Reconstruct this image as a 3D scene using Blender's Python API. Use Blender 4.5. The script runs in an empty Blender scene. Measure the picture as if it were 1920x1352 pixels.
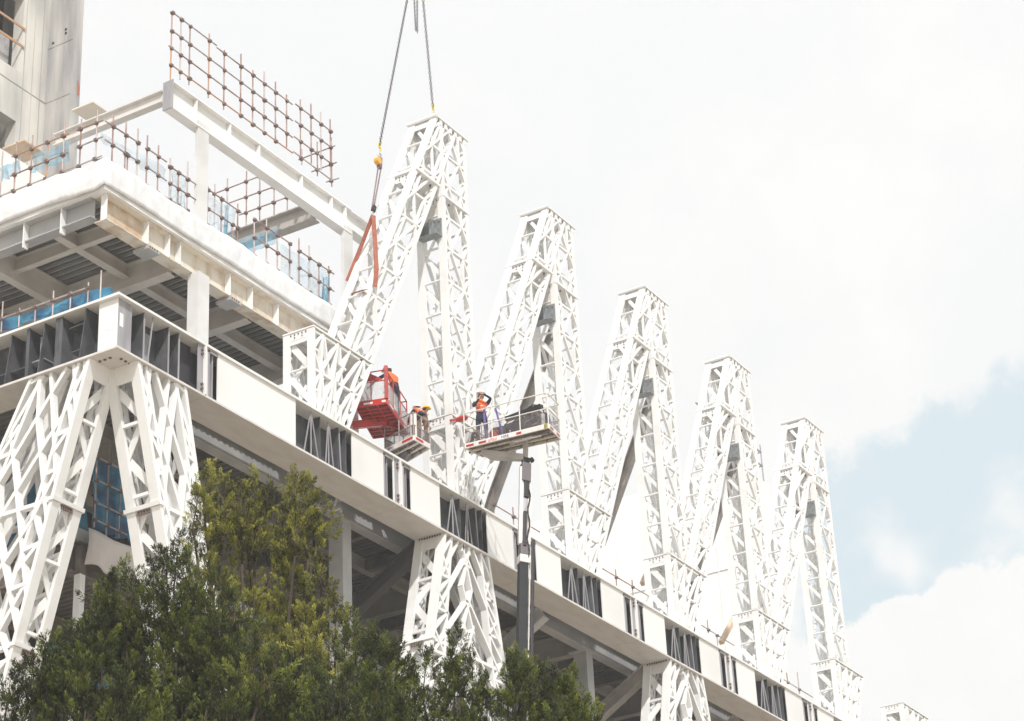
import bpy, math, random
import numpy as np
from mathutils import Vector, Matrix
random.seed(7); rng = np.random.default_rng(7)
SC = bpy.context.scene
COL = SC.collection
# ------------------------------------------------------------------ camera
RM = np.array([[0.51889556,-0.85362321,-0.04555012],[0.36277808,0.26814608,-0.89246274],[0.774041,0.44657036,0.4488156]])
CP = np.array([-46.07674678,-40.15363394,-31.23151657]); FPX = 4250.03
cam = bpy.data.objects.new("camera", bpy.data.cameras.new("camera")); COL.objects.link(cam)
u_, s_, v_ = np.linalg.svd(RM); RM = u_ @ v_
M = Matrix.Identity(4)
for i in range(3):
    M[i][0] = RM[0][i]; M[i][1] = -RM[1][i]; M[i][2] = -RM[2][i]; M[i][3] = CP[i]
cam.matrix_world = M
cam.data.sensor_width = 36; cam.data.sensor_fit = 'HORIZONTAL'
cam.data.lens = FPX/1920*36; cam.data.clip_end = 3000; cam.data.clip_start = 0.5
SC.camera = cam
def ray(u, v): return np.array([(u-960)/FPX, (v-676)/FPX, 1.0]) @ RM
def onY(u, v, y): d = ray(u, v); return CP + d*(y-CP[1])/d[1]
def onX(u, v, x): d = ray(u, v); return CP + d*(x-CP[0])/d[0]
def onZ(u, v, z): d = ray(u, v); return CP + d*(z-CP[2])/d[2]
def onD(u, v, dist): d = ray(u, v); return CP + d*dist/math.hypot(d[0], d[1])
# ------------------------------------------------------------------ light
SUN = np.array([-0.56, -0.50, 0.78]); SUN /= np.linalg.norm(SUN)
sun = bpy.data.objects.new("sun", bpy.data.lights.new("sun", 'SUN')); COL.objects.link(sun)
sun.data.energy = 2.5; sun.data.angle = math.radians(1.2); sun.data.color = (1.0, 0.975, 0.94)
sun.rotation_euler = Vector(SUN).to_track_quat('Z', 'Y').to_euler(); sun.location = (0, 0, 60)
W = bpy.data.worlds.new("World"); SC.world = W; W.use_nodes = True
nt = W.node_tree; nt.nodes.clear()
def N(t, typ, **kw):
    n = t.nodes.new(typ)
    for k, val in kw.items(): setattr(n, k, val)
    return n
def mth(t, op, a, b=None, c=None, clamp=False):
    n = N(t, 'ShaderNodeMath', operation=op); n.use_clamp = clamp
    for i, x in enumerate((a, b, c)):
        if x is None: continue
        if isinstance(x, (int, float)): n.inputs[i].default_value = x
        else: t.links.new(x, n.inputs[i])
    return n.outputs[0]
def sstep(t, x, lo, hi):
    n = N(t, 'ShaderNodeMapRange', interpolation_type='SMOOTHSTEP')
    t.links.new(x, n.inputs[0]); n.inputs[1].default_value = lo; n.inputs[2].default_value = hi
    return n.outputs[0]
out = N(nt, 'ShaderNodeOutputWorld'); bg = N(nt, 'ShaderNodeBackground')
sky = N(nt, 'ShaderNodeTexSky', sky_type='NISHITA'); sky.sun_disc = False
sky.sun_elevation = math.asin(SUN[2]); sky.sun_rotation = math.atan2(SUN[0], SUN[1])
skm = N(nt, 'ShaderNodeMix', data_type='RGBA'); skm.inputs[0].default_value = 0.88     # thin high veil over the blue
skb = N(nt, 'ShaderNodeVectorMath', operation='SCALE'); skb.inputs[3].default_value = 0.11
nt.links.new(sky.outputs[0], skb.inputs[0]); nt.links.new(skb.outputs[0], skm.inputs[6]); skm.inputs[7].default_value = (0.76, 0.875, 0.92, 1)
tc = N(nt, 'ShaderNodeTexCoord')
n1 = N(nt, 'ShaderNodeTexNoise'); n1.inputs['Scale'].default_value = 11; n1.inputs['Detail'].default_value = 11; n1.inputs['Roughness'].default_value = 0.66
n2 = N(nt, 'ShaderNodeTexNoise'); n2.inputs['Scale'].default_value = 3.2; n2.inputs['Detail'].default_value = 5
nt.links.new(tc.outputs['Generated'], n1.inputs['Vector']); nt.links.new(tc.outputs['Generated'], n2.inputs['Vector'])
def side(p, q, inside):
    n = np.cross(ray(*p), ray(*q)); n /= np.linalg.norm(n)
    if n @ ray(*inside) < 0: n = -n
    d = N(nt, 'ShaderNodeVectorMath', operation='DOT_PRODUCT'); nt.links.new(tc.outputs['Generated'], d.inputs[0]); d.inputs[1].default_value = n
    return d.outputs['Value']
f1 = side((1960, 515), (1600, 850), (1850, 900)); f2 = side((1560, 1150), (1930, 1035), (1850, 900)); f3 = side((1530, 900), (1600, 1300), (1850, 1000))
nz = mth(nt, 'MULTIPLY_ADD', n1.outputs[0], 0.13, -0.065)
m1 = sstep(nt, mth(nt, 'ADD', f1, nz), -0.007, 0.011); m2 = sstep(nt, mth(nt, 'ADD', f2, mth(nt, 'MULTIPLY', nz, 0.55)), -0.001, 0.003); m3 = sstep(nt, mth(nt, 'ADD', f3, nz), -0.02, 0.02)
gap = mth(nt, 'MULTIPLY', mth(nt, 'MULTIPLY', m1, m2), m3)
wisp = mth(nt, 'MULTIPLY', sstep(nt, n2.outputs[0], 0.60, 0.75), 0.35)
n3 = N(nt, 'ShaderNodeTexNoise'); n3.inputs['Scale'].default_value = 16; n3.inputs['Detail'].default_value = 9; nt.links.new(tc.outputs['Generated'], n3.inputs['Vector'])
gap = mth(nt, 'MULTIPLY', gap, mth(nt, 'SUBTRACT', 1.0, mth(nt, 'MULTIPLY', sstep(nt, n3.outputs[0], 0.50, 0.68), 0.8)))
gap = mth(nt, 'MAXIMUM', gap, wisp)
cl = N(nt, 'ShaderNodeMix', data_type='RGBA'); cl.inputs[6].default_value = (0.925, 0.93, 0.935, 1); cl.inputs[7].default_value = (0.985, 0.98, 0.965, 1)
nt.links.new(sstep(nt, mth(nt, 'MULTIPLY_ADD', n2.outputs[0], 0.6, mth(nt, 'MULTIPLY', n1.outputs[0], 0.5)), 0.44, 0.62), cl.inputs[0])
mx = N(nt, 'ShaderNodeMix', data_type='RGBA')
nt.links.new(gap, mx.inputs[0]); nt.links.new(cl.outputs[2], mx.inputs[6]); nt.links.new(skm.outputs[2], mx.inputs[7])
nt.links.new(mx.outputs[2], bg.inputs[0]); bg.inputs[1].default_value = 0.66; nt.links.new(bg.outputs[0], out.inputs[0])
SC.view_settings.view_transform = 'Standard'; SC.view_settings.look = 'None'; SC.view_settings.exposure = 0.70; SC.view_settings.gamma = 1.0
# ------------------------------------------------------------------ materials
def mat(name, col, rough=0.6, metal=0.0, var=0.0, vscale=3.0, col2=None, lo=0.4, hi=0.6, bump=0.0, stretch=None, emis=None, detail=6):
    m = bpy.data.materials.new(name); m.use_nodes = True; t = m.node_tree
    b = t.nodes['Principled BSDF']; b.inputs['Roughness'].default_value = rough; b.inputs['Metallic'].default_value = metal
    c = (*col, 1)
    b.inputs['Base Color'].default_value = c
    if var or col2 or bump:
        co = N(t, 'ShaderNodeTexCoord'); src = co.outputs['Object']
        if stretch:
            mp = N(t, 'ShaderNodeMapping'); mp.inputs['Scale'].default_value = stretch; t.links.new(src, mp.inputs[0]); src = mp.outputs[0]
        no = N(t, 'ShaderNodeTexNoise'); no.inputs['Scale'].default_value = vscale; no.inputs['Detail'].default_value = detail
        t.links.new(src, no.inputs['Vector'])
        if var or col2:
            r = N(t, 'ShaderNodeValToRGB'); t.links.new(no.outputs[0], r.inputs[0])
            r.color_ramp.elements[0].position = lo; r.color_ramp.elements[1].position = hi
            r.color_ramp.elements[0].color = c
            r.color_ramp.elements[1].color = (*(col2 or [min(1, x*(1-var)) for x in col]), 1)
            t.links.new(r.outputs[0], b.inputs['Base Color'])
        if bump:
            bp = N(t, 'ShaderNodeBump'); bp.inputs['Strength'].default_value = bump; bp.inputs['Distance'].default_value = 0.05
            t.links.new(no.outputs[0], bp.inputs['Height']); t.links.new(bp.outputs[0], b.inputs['Normal'])
    return m
WHITE = mat("white_paint", (0.83, 0.83, 0.82), 0.45, col2=(0.71, 0.70, 0.68), vscale=0.9, lo=0.50, hi=0.80, bump=0.02, detail=10)
WHITE2 = mat("white_paint_panel", (0.80, 0.795, 0.78), 0.4, col2=(0.72, 0.705, 0.68), vscale=0.5, lo=0.45, hi=0.78, detail=11, stretch=(1, 1, .6))
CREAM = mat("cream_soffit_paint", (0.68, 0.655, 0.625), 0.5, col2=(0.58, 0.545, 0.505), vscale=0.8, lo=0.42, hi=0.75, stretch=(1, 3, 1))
PRIMER = mat("grey_primer", (0.055, 0.058, 0.066), 0.6, col2=(0.11, 0.11, 0.12), vscale=2.0, lo=0.4, hi=0.7)
PRIMERL = mat("light_grey_primer", (0.36, 0.355, 0.37), 0.6, col2=(0.28, 0.27, 0.29), vscale=1.2, stretch=(3, 3, 0.6))
DARKHOLE = mat("opening_shade", (0.035, 0.033, 0.04), 0.7)  # near-black for sheets that stand for shade in the girder openings
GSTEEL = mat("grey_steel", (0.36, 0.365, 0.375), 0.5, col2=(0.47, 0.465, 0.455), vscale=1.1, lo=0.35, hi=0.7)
BEIGE = mat("beige_steel", (0.44, 0.41, 0.38), 0.55, col2=(0.34, 0.31, 0.28), vscale=1.2, lo=0.4, hi=0.72)
RUSTY = mat("rust_streaked_steel", (0.72, 0.67, 0.58), 0.7, col2=(0.40, 0.24, 0.13), vscale=1.5, lo=0.50, hi=0.78, stretch=(1, 1, 0.45), detail=10)
BRACKET = mat("galvanised_bracket", (0.34, 0.36, 0.37), 0.45, metal=0.4, var=0.25, vscale=5)
BROWN = mat("brown_steel", (0.15, 0.125, 0.11), 0.6, col2=(0.22, 0.18, 0.155), vscale=1.5)
TUBE = mat("rusty_tube", (0.27, 0.15, 0.12), 0.7, col2=(0.42, 0.33, 0.30), vscale=1.7, lo=0.42, hi=0.62)
TUBEG = mat("galvanised_tube", (0.44, 0.39, 0.38), 0.5, metal=0.2, col2=(0.34, 0.26, 0.23), vscale=2.2)
TUBEO = mat("orange_rust_tube", (0.52, 0.26, 0.12), 0.7, col2=(0.40, 0.27, 0.2), vscale=2.0)
CLAMP = mat("clamp_steel", (0.15, 0.10, 0.09), 0.6)
PLASTIC = mat("white_plastic_sheet", (0.80, 0.80, 0.805), 0.3, var=0.10, vscale=2.6, bump=1.0, detail=3, stretch=(1, 1, .5))
CLOTH = mat("pale_tarp", (0.74, 0.69, 0.66), 0.7, var=0.08, vscale=2.0, bump=0.4)
BLUED = mat("blue_mesh_dense", (0.028, 0.09, 0.19), 0.7, col2=(0.06, 0.30, 0.46), vscale=1.6, lo=0.4, hi=0.7)
CONC = mat("raw_concrete", (0.66, 0.63, 0.575), 0.85, col2=(0.40, 0.39, 0.375), vscale=1.1, lo=0.36, hi=0.72, bump=0.25, stretch=(1, 1, 0.22), detail=14)
CONCD = mat("stained_concrete", (0.52, 0.50, 0.47), 0.85, col2=(0.27, 0.265, 0.27), vscale=1.3, lo=0.34, hi=0.70, bump=0.25, stretch=(1, 1, 0.18), detail=14)
DARKIN = mat("interior_shade", (0.045, 0.038, 0.036), 0.8, col2=(0.10, 0.07, 0.055), vscale=0.7)  # shade of the building interior is put into this colour
RED = mat("red_paint", (0.56, 0.035, 0.022), 0.35, col2=(0.38, 0.03, 0.025), vscale=4)
REDD = mat("red_underframe", (0.38, 0.03, 0.025), 0.5, col2=(0.22, 0.03, 0.03), vscale=3)
REDF = mat("faded_red_print", (0.75, 0.16, 0.14), 0.5)
WHT = mat("basket_white", (0.80, 0.76, 0.72), 0.4, var=0.1, vscale=5)
UNDER = mat("basket_underside", (0.30, 0.235, 0.18), 0.6, col2=(0.19, 0.14, 0.10), vscale=4)
BLACK = mat("black_rubber", (0.02, 0.018, 0.02), 0.5)
BOOMG = mat("boom_charcoal", (0.018, 0.020, 0.023), 0.75, var=0.2, vscale=2)
GREYB = mat("grey_box", (0.15, 0.13, 0.14), 0.5)
CHROME = mat("silver_steel", (0.62, 0.60, 0.60), 0.3, metal=0.6)
PURPLE = mat("purple_paint", (0.17, 0.12, 0.38), 0.5)
HIVIS = mat("orange_hivis", (0.95, 0.16, 0.03), 0.7, var=0.1, vscale=9)
NAVY = mat("navy_cloth", (0.02, 0.025, 0.045), 0.85)
KHAKI = mat("khaki_trousers", (0.25, 0.17, 0.12), 0.85)
SKIN = mat("skin", (0.50, 0.28, 0.20), 0.55)
HAT = mat("hard_hat_white", (0.80, 0.79, 0.78), 0.3)
HATY = mat("hard_hat_yellow", (0.80, 0.50, 0.02), 0.3)
HAIR = mat("dark_hair", (0.03, 0.02, 0.015), 0.8)
SLING = mat("terracotta_sling", (0.36, 0.115, 0.07), 0.85, var=0.2, vscale=8)
CHAIN = mat("chain_steel", (0.10, 0.085, 0.10), 0.4, metal=0.5)
CHAINP = mat("chain_violet_steel", (0.30, 0.20, 0.22), 0.4, metal=0.4)
YEL = mat("yellow_hook", (0.75, 0.62, 0.06), 0.4)
AMBER = mat("amber_hoist", (0.80, 0.42, 0.06), 0.4)
BARK = mat("bark", (0.055, 0.038, 0.027), 0.9, var=0.4, vscale=6, stretch=(1, 1, .2))
HOARD = mat("pale_wall_sheeting", (0.84, 0.83, 0.81), 0.6, var=0.04, vscale=0.6)
TIMBER = mat("pale_timber", (0.66, 0.50, 0.36), 0.7, var=0.15, vscale=2)
GRND = mat("ground_dirt", (0.43, 0.36, 0.28), 0.9, col2=(0.34, 0.29, 0.22), vscale=0.15)
def deckmat():
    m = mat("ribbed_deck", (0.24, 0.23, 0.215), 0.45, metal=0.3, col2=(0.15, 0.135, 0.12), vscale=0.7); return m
DECK = deckmat()
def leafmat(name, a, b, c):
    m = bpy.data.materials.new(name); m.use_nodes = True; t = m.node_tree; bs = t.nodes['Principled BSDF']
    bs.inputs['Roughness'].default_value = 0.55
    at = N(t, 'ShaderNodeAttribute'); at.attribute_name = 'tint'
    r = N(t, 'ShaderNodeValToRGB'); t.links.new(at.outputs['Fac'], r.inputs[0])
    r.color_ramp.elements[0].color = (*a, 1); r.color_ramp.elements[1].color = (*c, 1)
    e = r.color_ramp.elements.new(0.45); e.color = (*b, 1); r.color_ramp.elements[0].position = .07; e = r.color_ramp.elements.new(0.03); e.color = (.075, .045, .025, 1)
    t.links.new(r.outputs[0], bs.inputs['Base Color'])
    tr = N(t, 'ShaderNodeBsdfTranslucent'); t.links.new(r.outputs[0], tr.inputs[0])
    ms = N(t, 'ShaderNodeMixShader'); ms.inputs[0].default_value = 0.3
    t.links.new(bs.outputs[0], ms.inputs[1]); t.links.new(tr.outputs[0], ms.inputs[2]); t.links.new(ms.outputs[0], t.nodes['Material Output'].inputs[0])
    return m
def meshmat(name, col, alpha):
    m = bpy.data.materials.new(name); m.use_nodes = True; t = m.node_tree; bs = t.nodes['Principled BSDF']
    bs.inputs['Base Color'].default_value = (*col, 1); bs.inputs['Roughness'].default_value = 0.7
    co = N(t, 'ShaderNodeTexCoord'); no = N(t, 'ShaderNodeTexNoise'); no.inputs['Scale'].default_value = 2.2; no.inputs['Detail'].default_value = 5
    t.links.new(co.outputs['Object'], no.inputs['Vector'])
    mr = N(t, 'ShaderNodeMapRange'); t.links.new(no.outputs[0], mr.inputs[0]); mr.inputs[1].default_value = 0.35; mr.inputs[2].default_value = 0.65
    mr.inputs[3].default_value = alpha*0.6; mr.inputs[4].default_value = min(1, alpha*1.4); t.links.new(mr.outputs[0], bs.inputs['Alpha'])
    return m
NET = meshmat("blue_debris_net", (0.16, 0.38, 0.52), 0.55)
NETL = meshmat("pale_blue_net", (0.42, 0.58, 0.68), 0.38)
WIRE = meshmat("wire_mesh", (0.62, 0.60, 0.60), 0.42)
WIRED = meshmat("dark_wire_mesh", (0.20, 0.17, 0.17), 0.42); WIRED2 = meshmat("thin_wire_mesh", (0.22, 0.19, 0.19), 0.17)
# ------------------------------------------------------------------ builders
def V(*a): return Vector(a)
def tv(p): return p if isinstance(p, Vector) else Vector([float(x) for x in p])
class MB:
    def __init__(s): s.v = []; s.f = []; s.mi = []; s.m = 0
    def face(s, pts):
        i = len(s.v); s.v += [tv(p) for p in pts]; s.f.append(list(range(i, i+len(pts)))); s.mi.append(s.m)
    def hexa(s, P):                      # 8 points: bottom ring 0-3, top ring 4-7
        i = len(s.v); s.v += [tv(p) for p in P]
        for q in ((0,3,2,1),(4,5,6,7),(0,1,5,4),(1,2,6,5),(2,3,7,6),(3,0,4,7)): s.f.append([i+k for k in q]); s.mi.append(s.m)
    def box(s, x0, x1, y0, y1, z0, z1):
        s.hexa([(x0,y0,z0),(x1,y0,z0),(x1,y1,z0),(x0,y1,z0),(x0,y0,z1),(x1,y0,z1),(x1,y1,z1),(x0,y1,z1)])
    def bar(s, a, b, w, d, n=(0,-1,0)):  # w across in the plane whose normal is n, d along n
        a = tv(a); b = tv(b); n = tv(n).normalized(); t = (b-a)
        if t.length < 1e-5: return
        t.normalize(); sd = t.cross(n)
        if sd.length < 1e-4: n = Vector((0,0,1)) if abs(t.z) < .9 else Vector((1,0,0)); sd = t.cross(n)
        sd.normalize(); nn = sd.cross(t).normalized(); p = sd*(w/2); q = nn*(d/2)
        s.hexa([a-p-q, a+p-q, a+p+q, a-p+q, b-p-q, b+p-q, b+p+q, b-p+q])
    def tube(s, a, b, r, k=7, r2=None):
        a = tv(a); b = tv(b); t = (b-a).normalized(); r2 = r if r2 is None else r2
        x = t.cross(Vector((0,0,1)));  x = t.cross(Vector((1,0,0))) if x.length < .05 else x
        x.normalize(); y = t.cross(x); i = len(s.v)
        for p, rr in ((a, r), (b, r2)):
            for j in range(k):
                an = 2*math.pi*j/k; s.v.append(p + x*(math.cos(an)*rr) + y*(math.sin(an)*rr))
        for j in range(k):
            s.f.append([i+j, i+(j+1)%k, i+k+(j+1)%k, i+k+j]); s.mi.append(s.m)
        s.f.append([i+j for j in range(k)][::-1]); s.mi.append(s.m); s.f.append([i+k+j for j in range(k)]); s.mi.append(s.m)
    def path(s, pts, r, k=6):
        for a, b in zip(pts[:-1], pts[1:]): s.tube(a, b, r, k)
    def prism(s, pts, off):              # polygon extruded by vector off
        pts = [tv(p) for p in pts]; off = tv(off); n = len(pts); i = len(s.v)
        s.v += pts + [p+off for p in pts]
        s.f.append([i+k for k in range(n)][::-1]); s.mi.append(s.m); s.f.append([i+n+k for k in range(n)]); s.mi.append(s.m)
        for k in range(n): s.f.append([i+k, i+(k+1)%n, i+n+(k+1)%n, i+n+k]); s.mi.append(s.m)
    def ring(s, c, R, r, ax, up, el=1.0, k=8, kk=5):
        c = tv(c); ax = tv(ax).normalized(); up = tv(up); up = (up - ax*up.dot(ax)).normalized(); sd = ax.cross(up); i = len(s.v)
        for j in range(k):
            an = 2*math.pi*j/k; o = up*(math.cos(an)*R*el) + sd*(math.sin(an)*R); on = (up*math.cos(an)+sd*math.sin(an)).normalized()
            for q in range(kk):
                b = 2*math.pi*q/kk; s.v.append(c+o+on*(math.cos(b)*r)+ax*(math.sin(b)*r))
        for j in range(k):
            for q in range(kk):
                s.f.append([i+j*kk+q, i+((j+1)%k)*kk+q, i+((j+1)%k)*kk+(q+1)%kk, i+j*kk+(q+1)%kk]); s.mi.append(s.m)
    def ball(s, c, rx, ry, rz, k=12, h=8, zmin=-1.0):
        c = tv(c); i = len(s.v)
        for a in range(h+1):
            ph = -math.pi/2 + math.pi*a/h; z = max(math.sin(ph), zmin); rr = math.cos(ph)
            for b in range(k):
                th = 2*math.pi*b/k; s.v.append(c+Vector((rx*rr*math.cos(th), ry*rr*math.sin(th), rz*z)))
        for a in range(h):
            for b in range(k): s.f.append([i+a*k+b, i+a*k+(b+1)%k, i+(a+1)*k+(b+1)%k, i+(a+1)*k+b]); s.mi.append(s.m)
    def build(s, name, m, parent=None, label=None, smooth=False, kind=None, bevel=0):
        me = bpy.data.meshes.new(name); o0 = parent
        org = Vector((0,0,0))
        q = parent
        while q is not None: org += q.location; q = q.parent
        me.from_pydata([tuple(p-org) for p in s.v], [], s.f)
        for mm in (m if isinstance(m, (list, tuple)) else [m]): me.materials.append(mm)
        me.polygons.foreach_set('material_index', s.mi)
        if smooth: me.polygons.foreach_set('use_smooth', [True]*len(s.f))
        me.update(); o = bpy.data.objects.new(name, me); COL.objects.link(o)
        if parent is not None: o.parent = parent
        if label: o['label'] = label
        if kind: o['kind'] = kind
        if bevel:
            b = o.modifiers.new('bevel', 'BEVEL'); b.width = bevel; b.segments = 2; b.limit_method = 'ANGLE'
        return o
def weld(o, d=.004):
    import bmesh
    bm = bmesh.new(); bm.from_mesh(o.data); bmesh.ops.remove_doubles(bm, verts=bm.verts, dist=d); bm.to_mesh(o.data); bm.free(); return o
def tag(o, label=None, cat=None, group=None, kind=None):
    if label: o['label'] = label
    if cat: o['category'] = cat
    if group: o['group'] = group
    if kind: o['kind'] = kind
    return o
def thing(name, label, cat, loc, group=None):
    o = bpy.data.objects.new(name, None); COL.objects.link(o); o.location = [float(x) for x in loc]; o.empty_display_size = 0.3
    return tag(o, label, cat, group)
def dup(root, shift, label, group=None):
    kids = {}
    for o in list(COL.objects): kids.setdefault(o.parent, []).append(o)
    def cp(o, par):
        c = o.copy(); COL.objects.link(c); c.parent = par
        for ch in kids.get(o, []): cp(ch, c)
        return c
    r = cp(root, None); r.location = root.location + Vector(shift); r['label'] = label
    if group: r['group'] = group
    return r
def ibeam(mb, a, b, h, w, tw=0.03, tf=0.05):     # top centre line from a to b, depth h down, flange width w
    a = tv(a); b = tv(b); t = (b-a).normalized(); sd = t.cross(Vector((0,0,1))).normalized(); up = sd.cross(t)
    for (o0, o1, hw) in ((0, tf, w/2), (h-tf, h, w/2), (tf, h-tf, tw/2)):
        P = []
        for o in (o1, o0):
            P += [a-sd*hw-up*o, b-sd*hw-up*o, b+sd*hw-up*o, a+sd*hw-up*o]
        mb.hexa(P)
PB = 8.731; D = 1.29; ZA = 17.95; ZB = 5.0; H = 1.8
# ------------------------------------------------------------------ ground
g = MB(); g.face([(-900,-900,-33),(1500,-900,-33),(1500,1500,-33),(-900,1500,-33)])
tag(g.build("ground", GRND), kind="structure")
# ------------------------------------------------------------------ lattice helpers
def lat_bars(mb, P, lines, w, d, n):
    cl_ = lambda u: min(.972, max(.028, u))
    for i, (u0, v0, u1, v1) in enumerate(lines):
        if abs(v0-v1) > 1e-6 or True: u0 = cl_(u0); u1 = cl_(u1)
        mb.bar(P(u0, v0), P(u1, v1), w*(1+.02*(i % 3)), d+.0045*(i % 17), n)
def cells(nc, wob=0):
    L = []
    for k in range(nc):
        a = k/nc; b = (k+1)/nc; m = (a+b)/2; q = (k+wob) % 2
        if k: L.append((0, a, 1, a))
        L += [(0, m, .27, a), (0, m, .27, b), (0, m, .13, m), (1, m, .73, a), (1, m, .73, b), (1, m, .87, m)]
        L += [(.27, a, .73, b) if q else (.73, a, .27, b), (.27, a, .27, b) if q else (.73, a, .73, b)]
    return L
def bolts(mb, pts, r=.045, l=.05, ax=(0,0,-1)):
    for p in pts: mb.tube(p, tv(p)+tv(ax)*l, r, 6)
def leg(root, xl, xr, z0, z1, y0, y1, nc, wob=0, bw=.098, post=.15, stay=(.56,), sw=.30):
    """a box truss between z0 and z1; xl(z), xr(z) give its left and right edge"""
    def F(y): return lambda u, v: (xl(z0+(z1-z0)*v)*(1-u)+xr(z0+(z1-z0)*v)*u, y, z0+(z1-z0)*v)
    for nm, y in (("front_lattice", y0+.085), ("back_lattice", y1-.085)):
        mb = MB(); lat_bars(mb, F(y), cells(nc, wob), bw, .075, (0,-1,0)); mb.build(nm, WHITE, root)
    ps = .29                                                       # corner posts: H columns seen edge-on from the front
    for (e, f, sg) in ((xl, 1, 'l'), (xr, -1, 'r')):
        for y in (y0, y1-ps):
            mb = MB(); a = e(z0); b = e(z1)
            mb.hexa([(a,y,z0),(a+f*post,y,z0),(a+f*post,y+ps,z0),(a,y+ps,z0),(b,y,z1),(b+f*post,y,z1),(b+f*post,y+ps,z1),(b,y+ps,z1)])
            mb.build("post", WHITE, root)
        for k in range(1, nc):
            z = z0+(z1-z0)*k/nc; mb = MB()
            mb.tube((e(z)+f*.06, y0+ps-.02, z), (e(z)+f*.06, y1-ps+.02, z), .05, 8); mb.build("rung", BEIGE if False else WHITE, root)
        mb = MB()
        for k in range(nc):
            za = z0+(z1-z0)*k/nc; zb = z0+(z1-z0)*(k+1)/nc; ya, yb = (y0+ps*.7, y1-ps*.7)
            zm = (za+zb)/2; nn = (-1,0,0)
            mb.bar((e(za)+f*.18, ya, za+.1), (e(zb)+f*.18, yb, zb-.1), .15, .03, nn)
        mb.build("side_bracing", WHITE, root)
    # middle upright plates inside
    mb = MB()
    for t in stay:
        for yy in (y0+.6,):
            a = xl(z0)*(1-t)+xr(z0)*t; b = xl(z1)*(1-t)+xr(z1)*t
            mb.bar((a, yy, z0), (b, yy, z1), sw, .03, (0,-1,0))
    if mb.v: mb.build("inner_stay", WHITE, root)
def splice(root, xa, xb, z, y0, y1, th=.06, o=.05, name="splice_plate"):
    mb = MB(); mb.box(xa-o, xb+o, y0-o, y1+o, z-th, z+th-.012); pl = mb.build(name, WHITE, root)
    mb = MB(); mb.box(xa+.02, xa+.07, y0+.27, y1-.27, z-th-.30, z-th-.002)
    mb.build("end_plate", WHITE, root)
    mb = MB()
    n = 5
    for k in range(n):
        y = y0+.33+(y1-y0-.66)*k/(n-1); mb.tube((xa+.02, y, z-th-.09), (xa-.005, y, z-th-.09), .028, 6); mb.tube((xa+.02, y, z-th-.2), (xa-.005, y, z-th-.2), .024, 6) if k % 2 else None
    for k in range(4):
        x = xa+.3+(xb-xa-.6)*k/3; mb.tube((x, y0+.2, z-th-.005), (x, y0+.2, z-th-.06), .04, 6)
    mb.build("bolt", CLAMP, pl)
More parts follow.
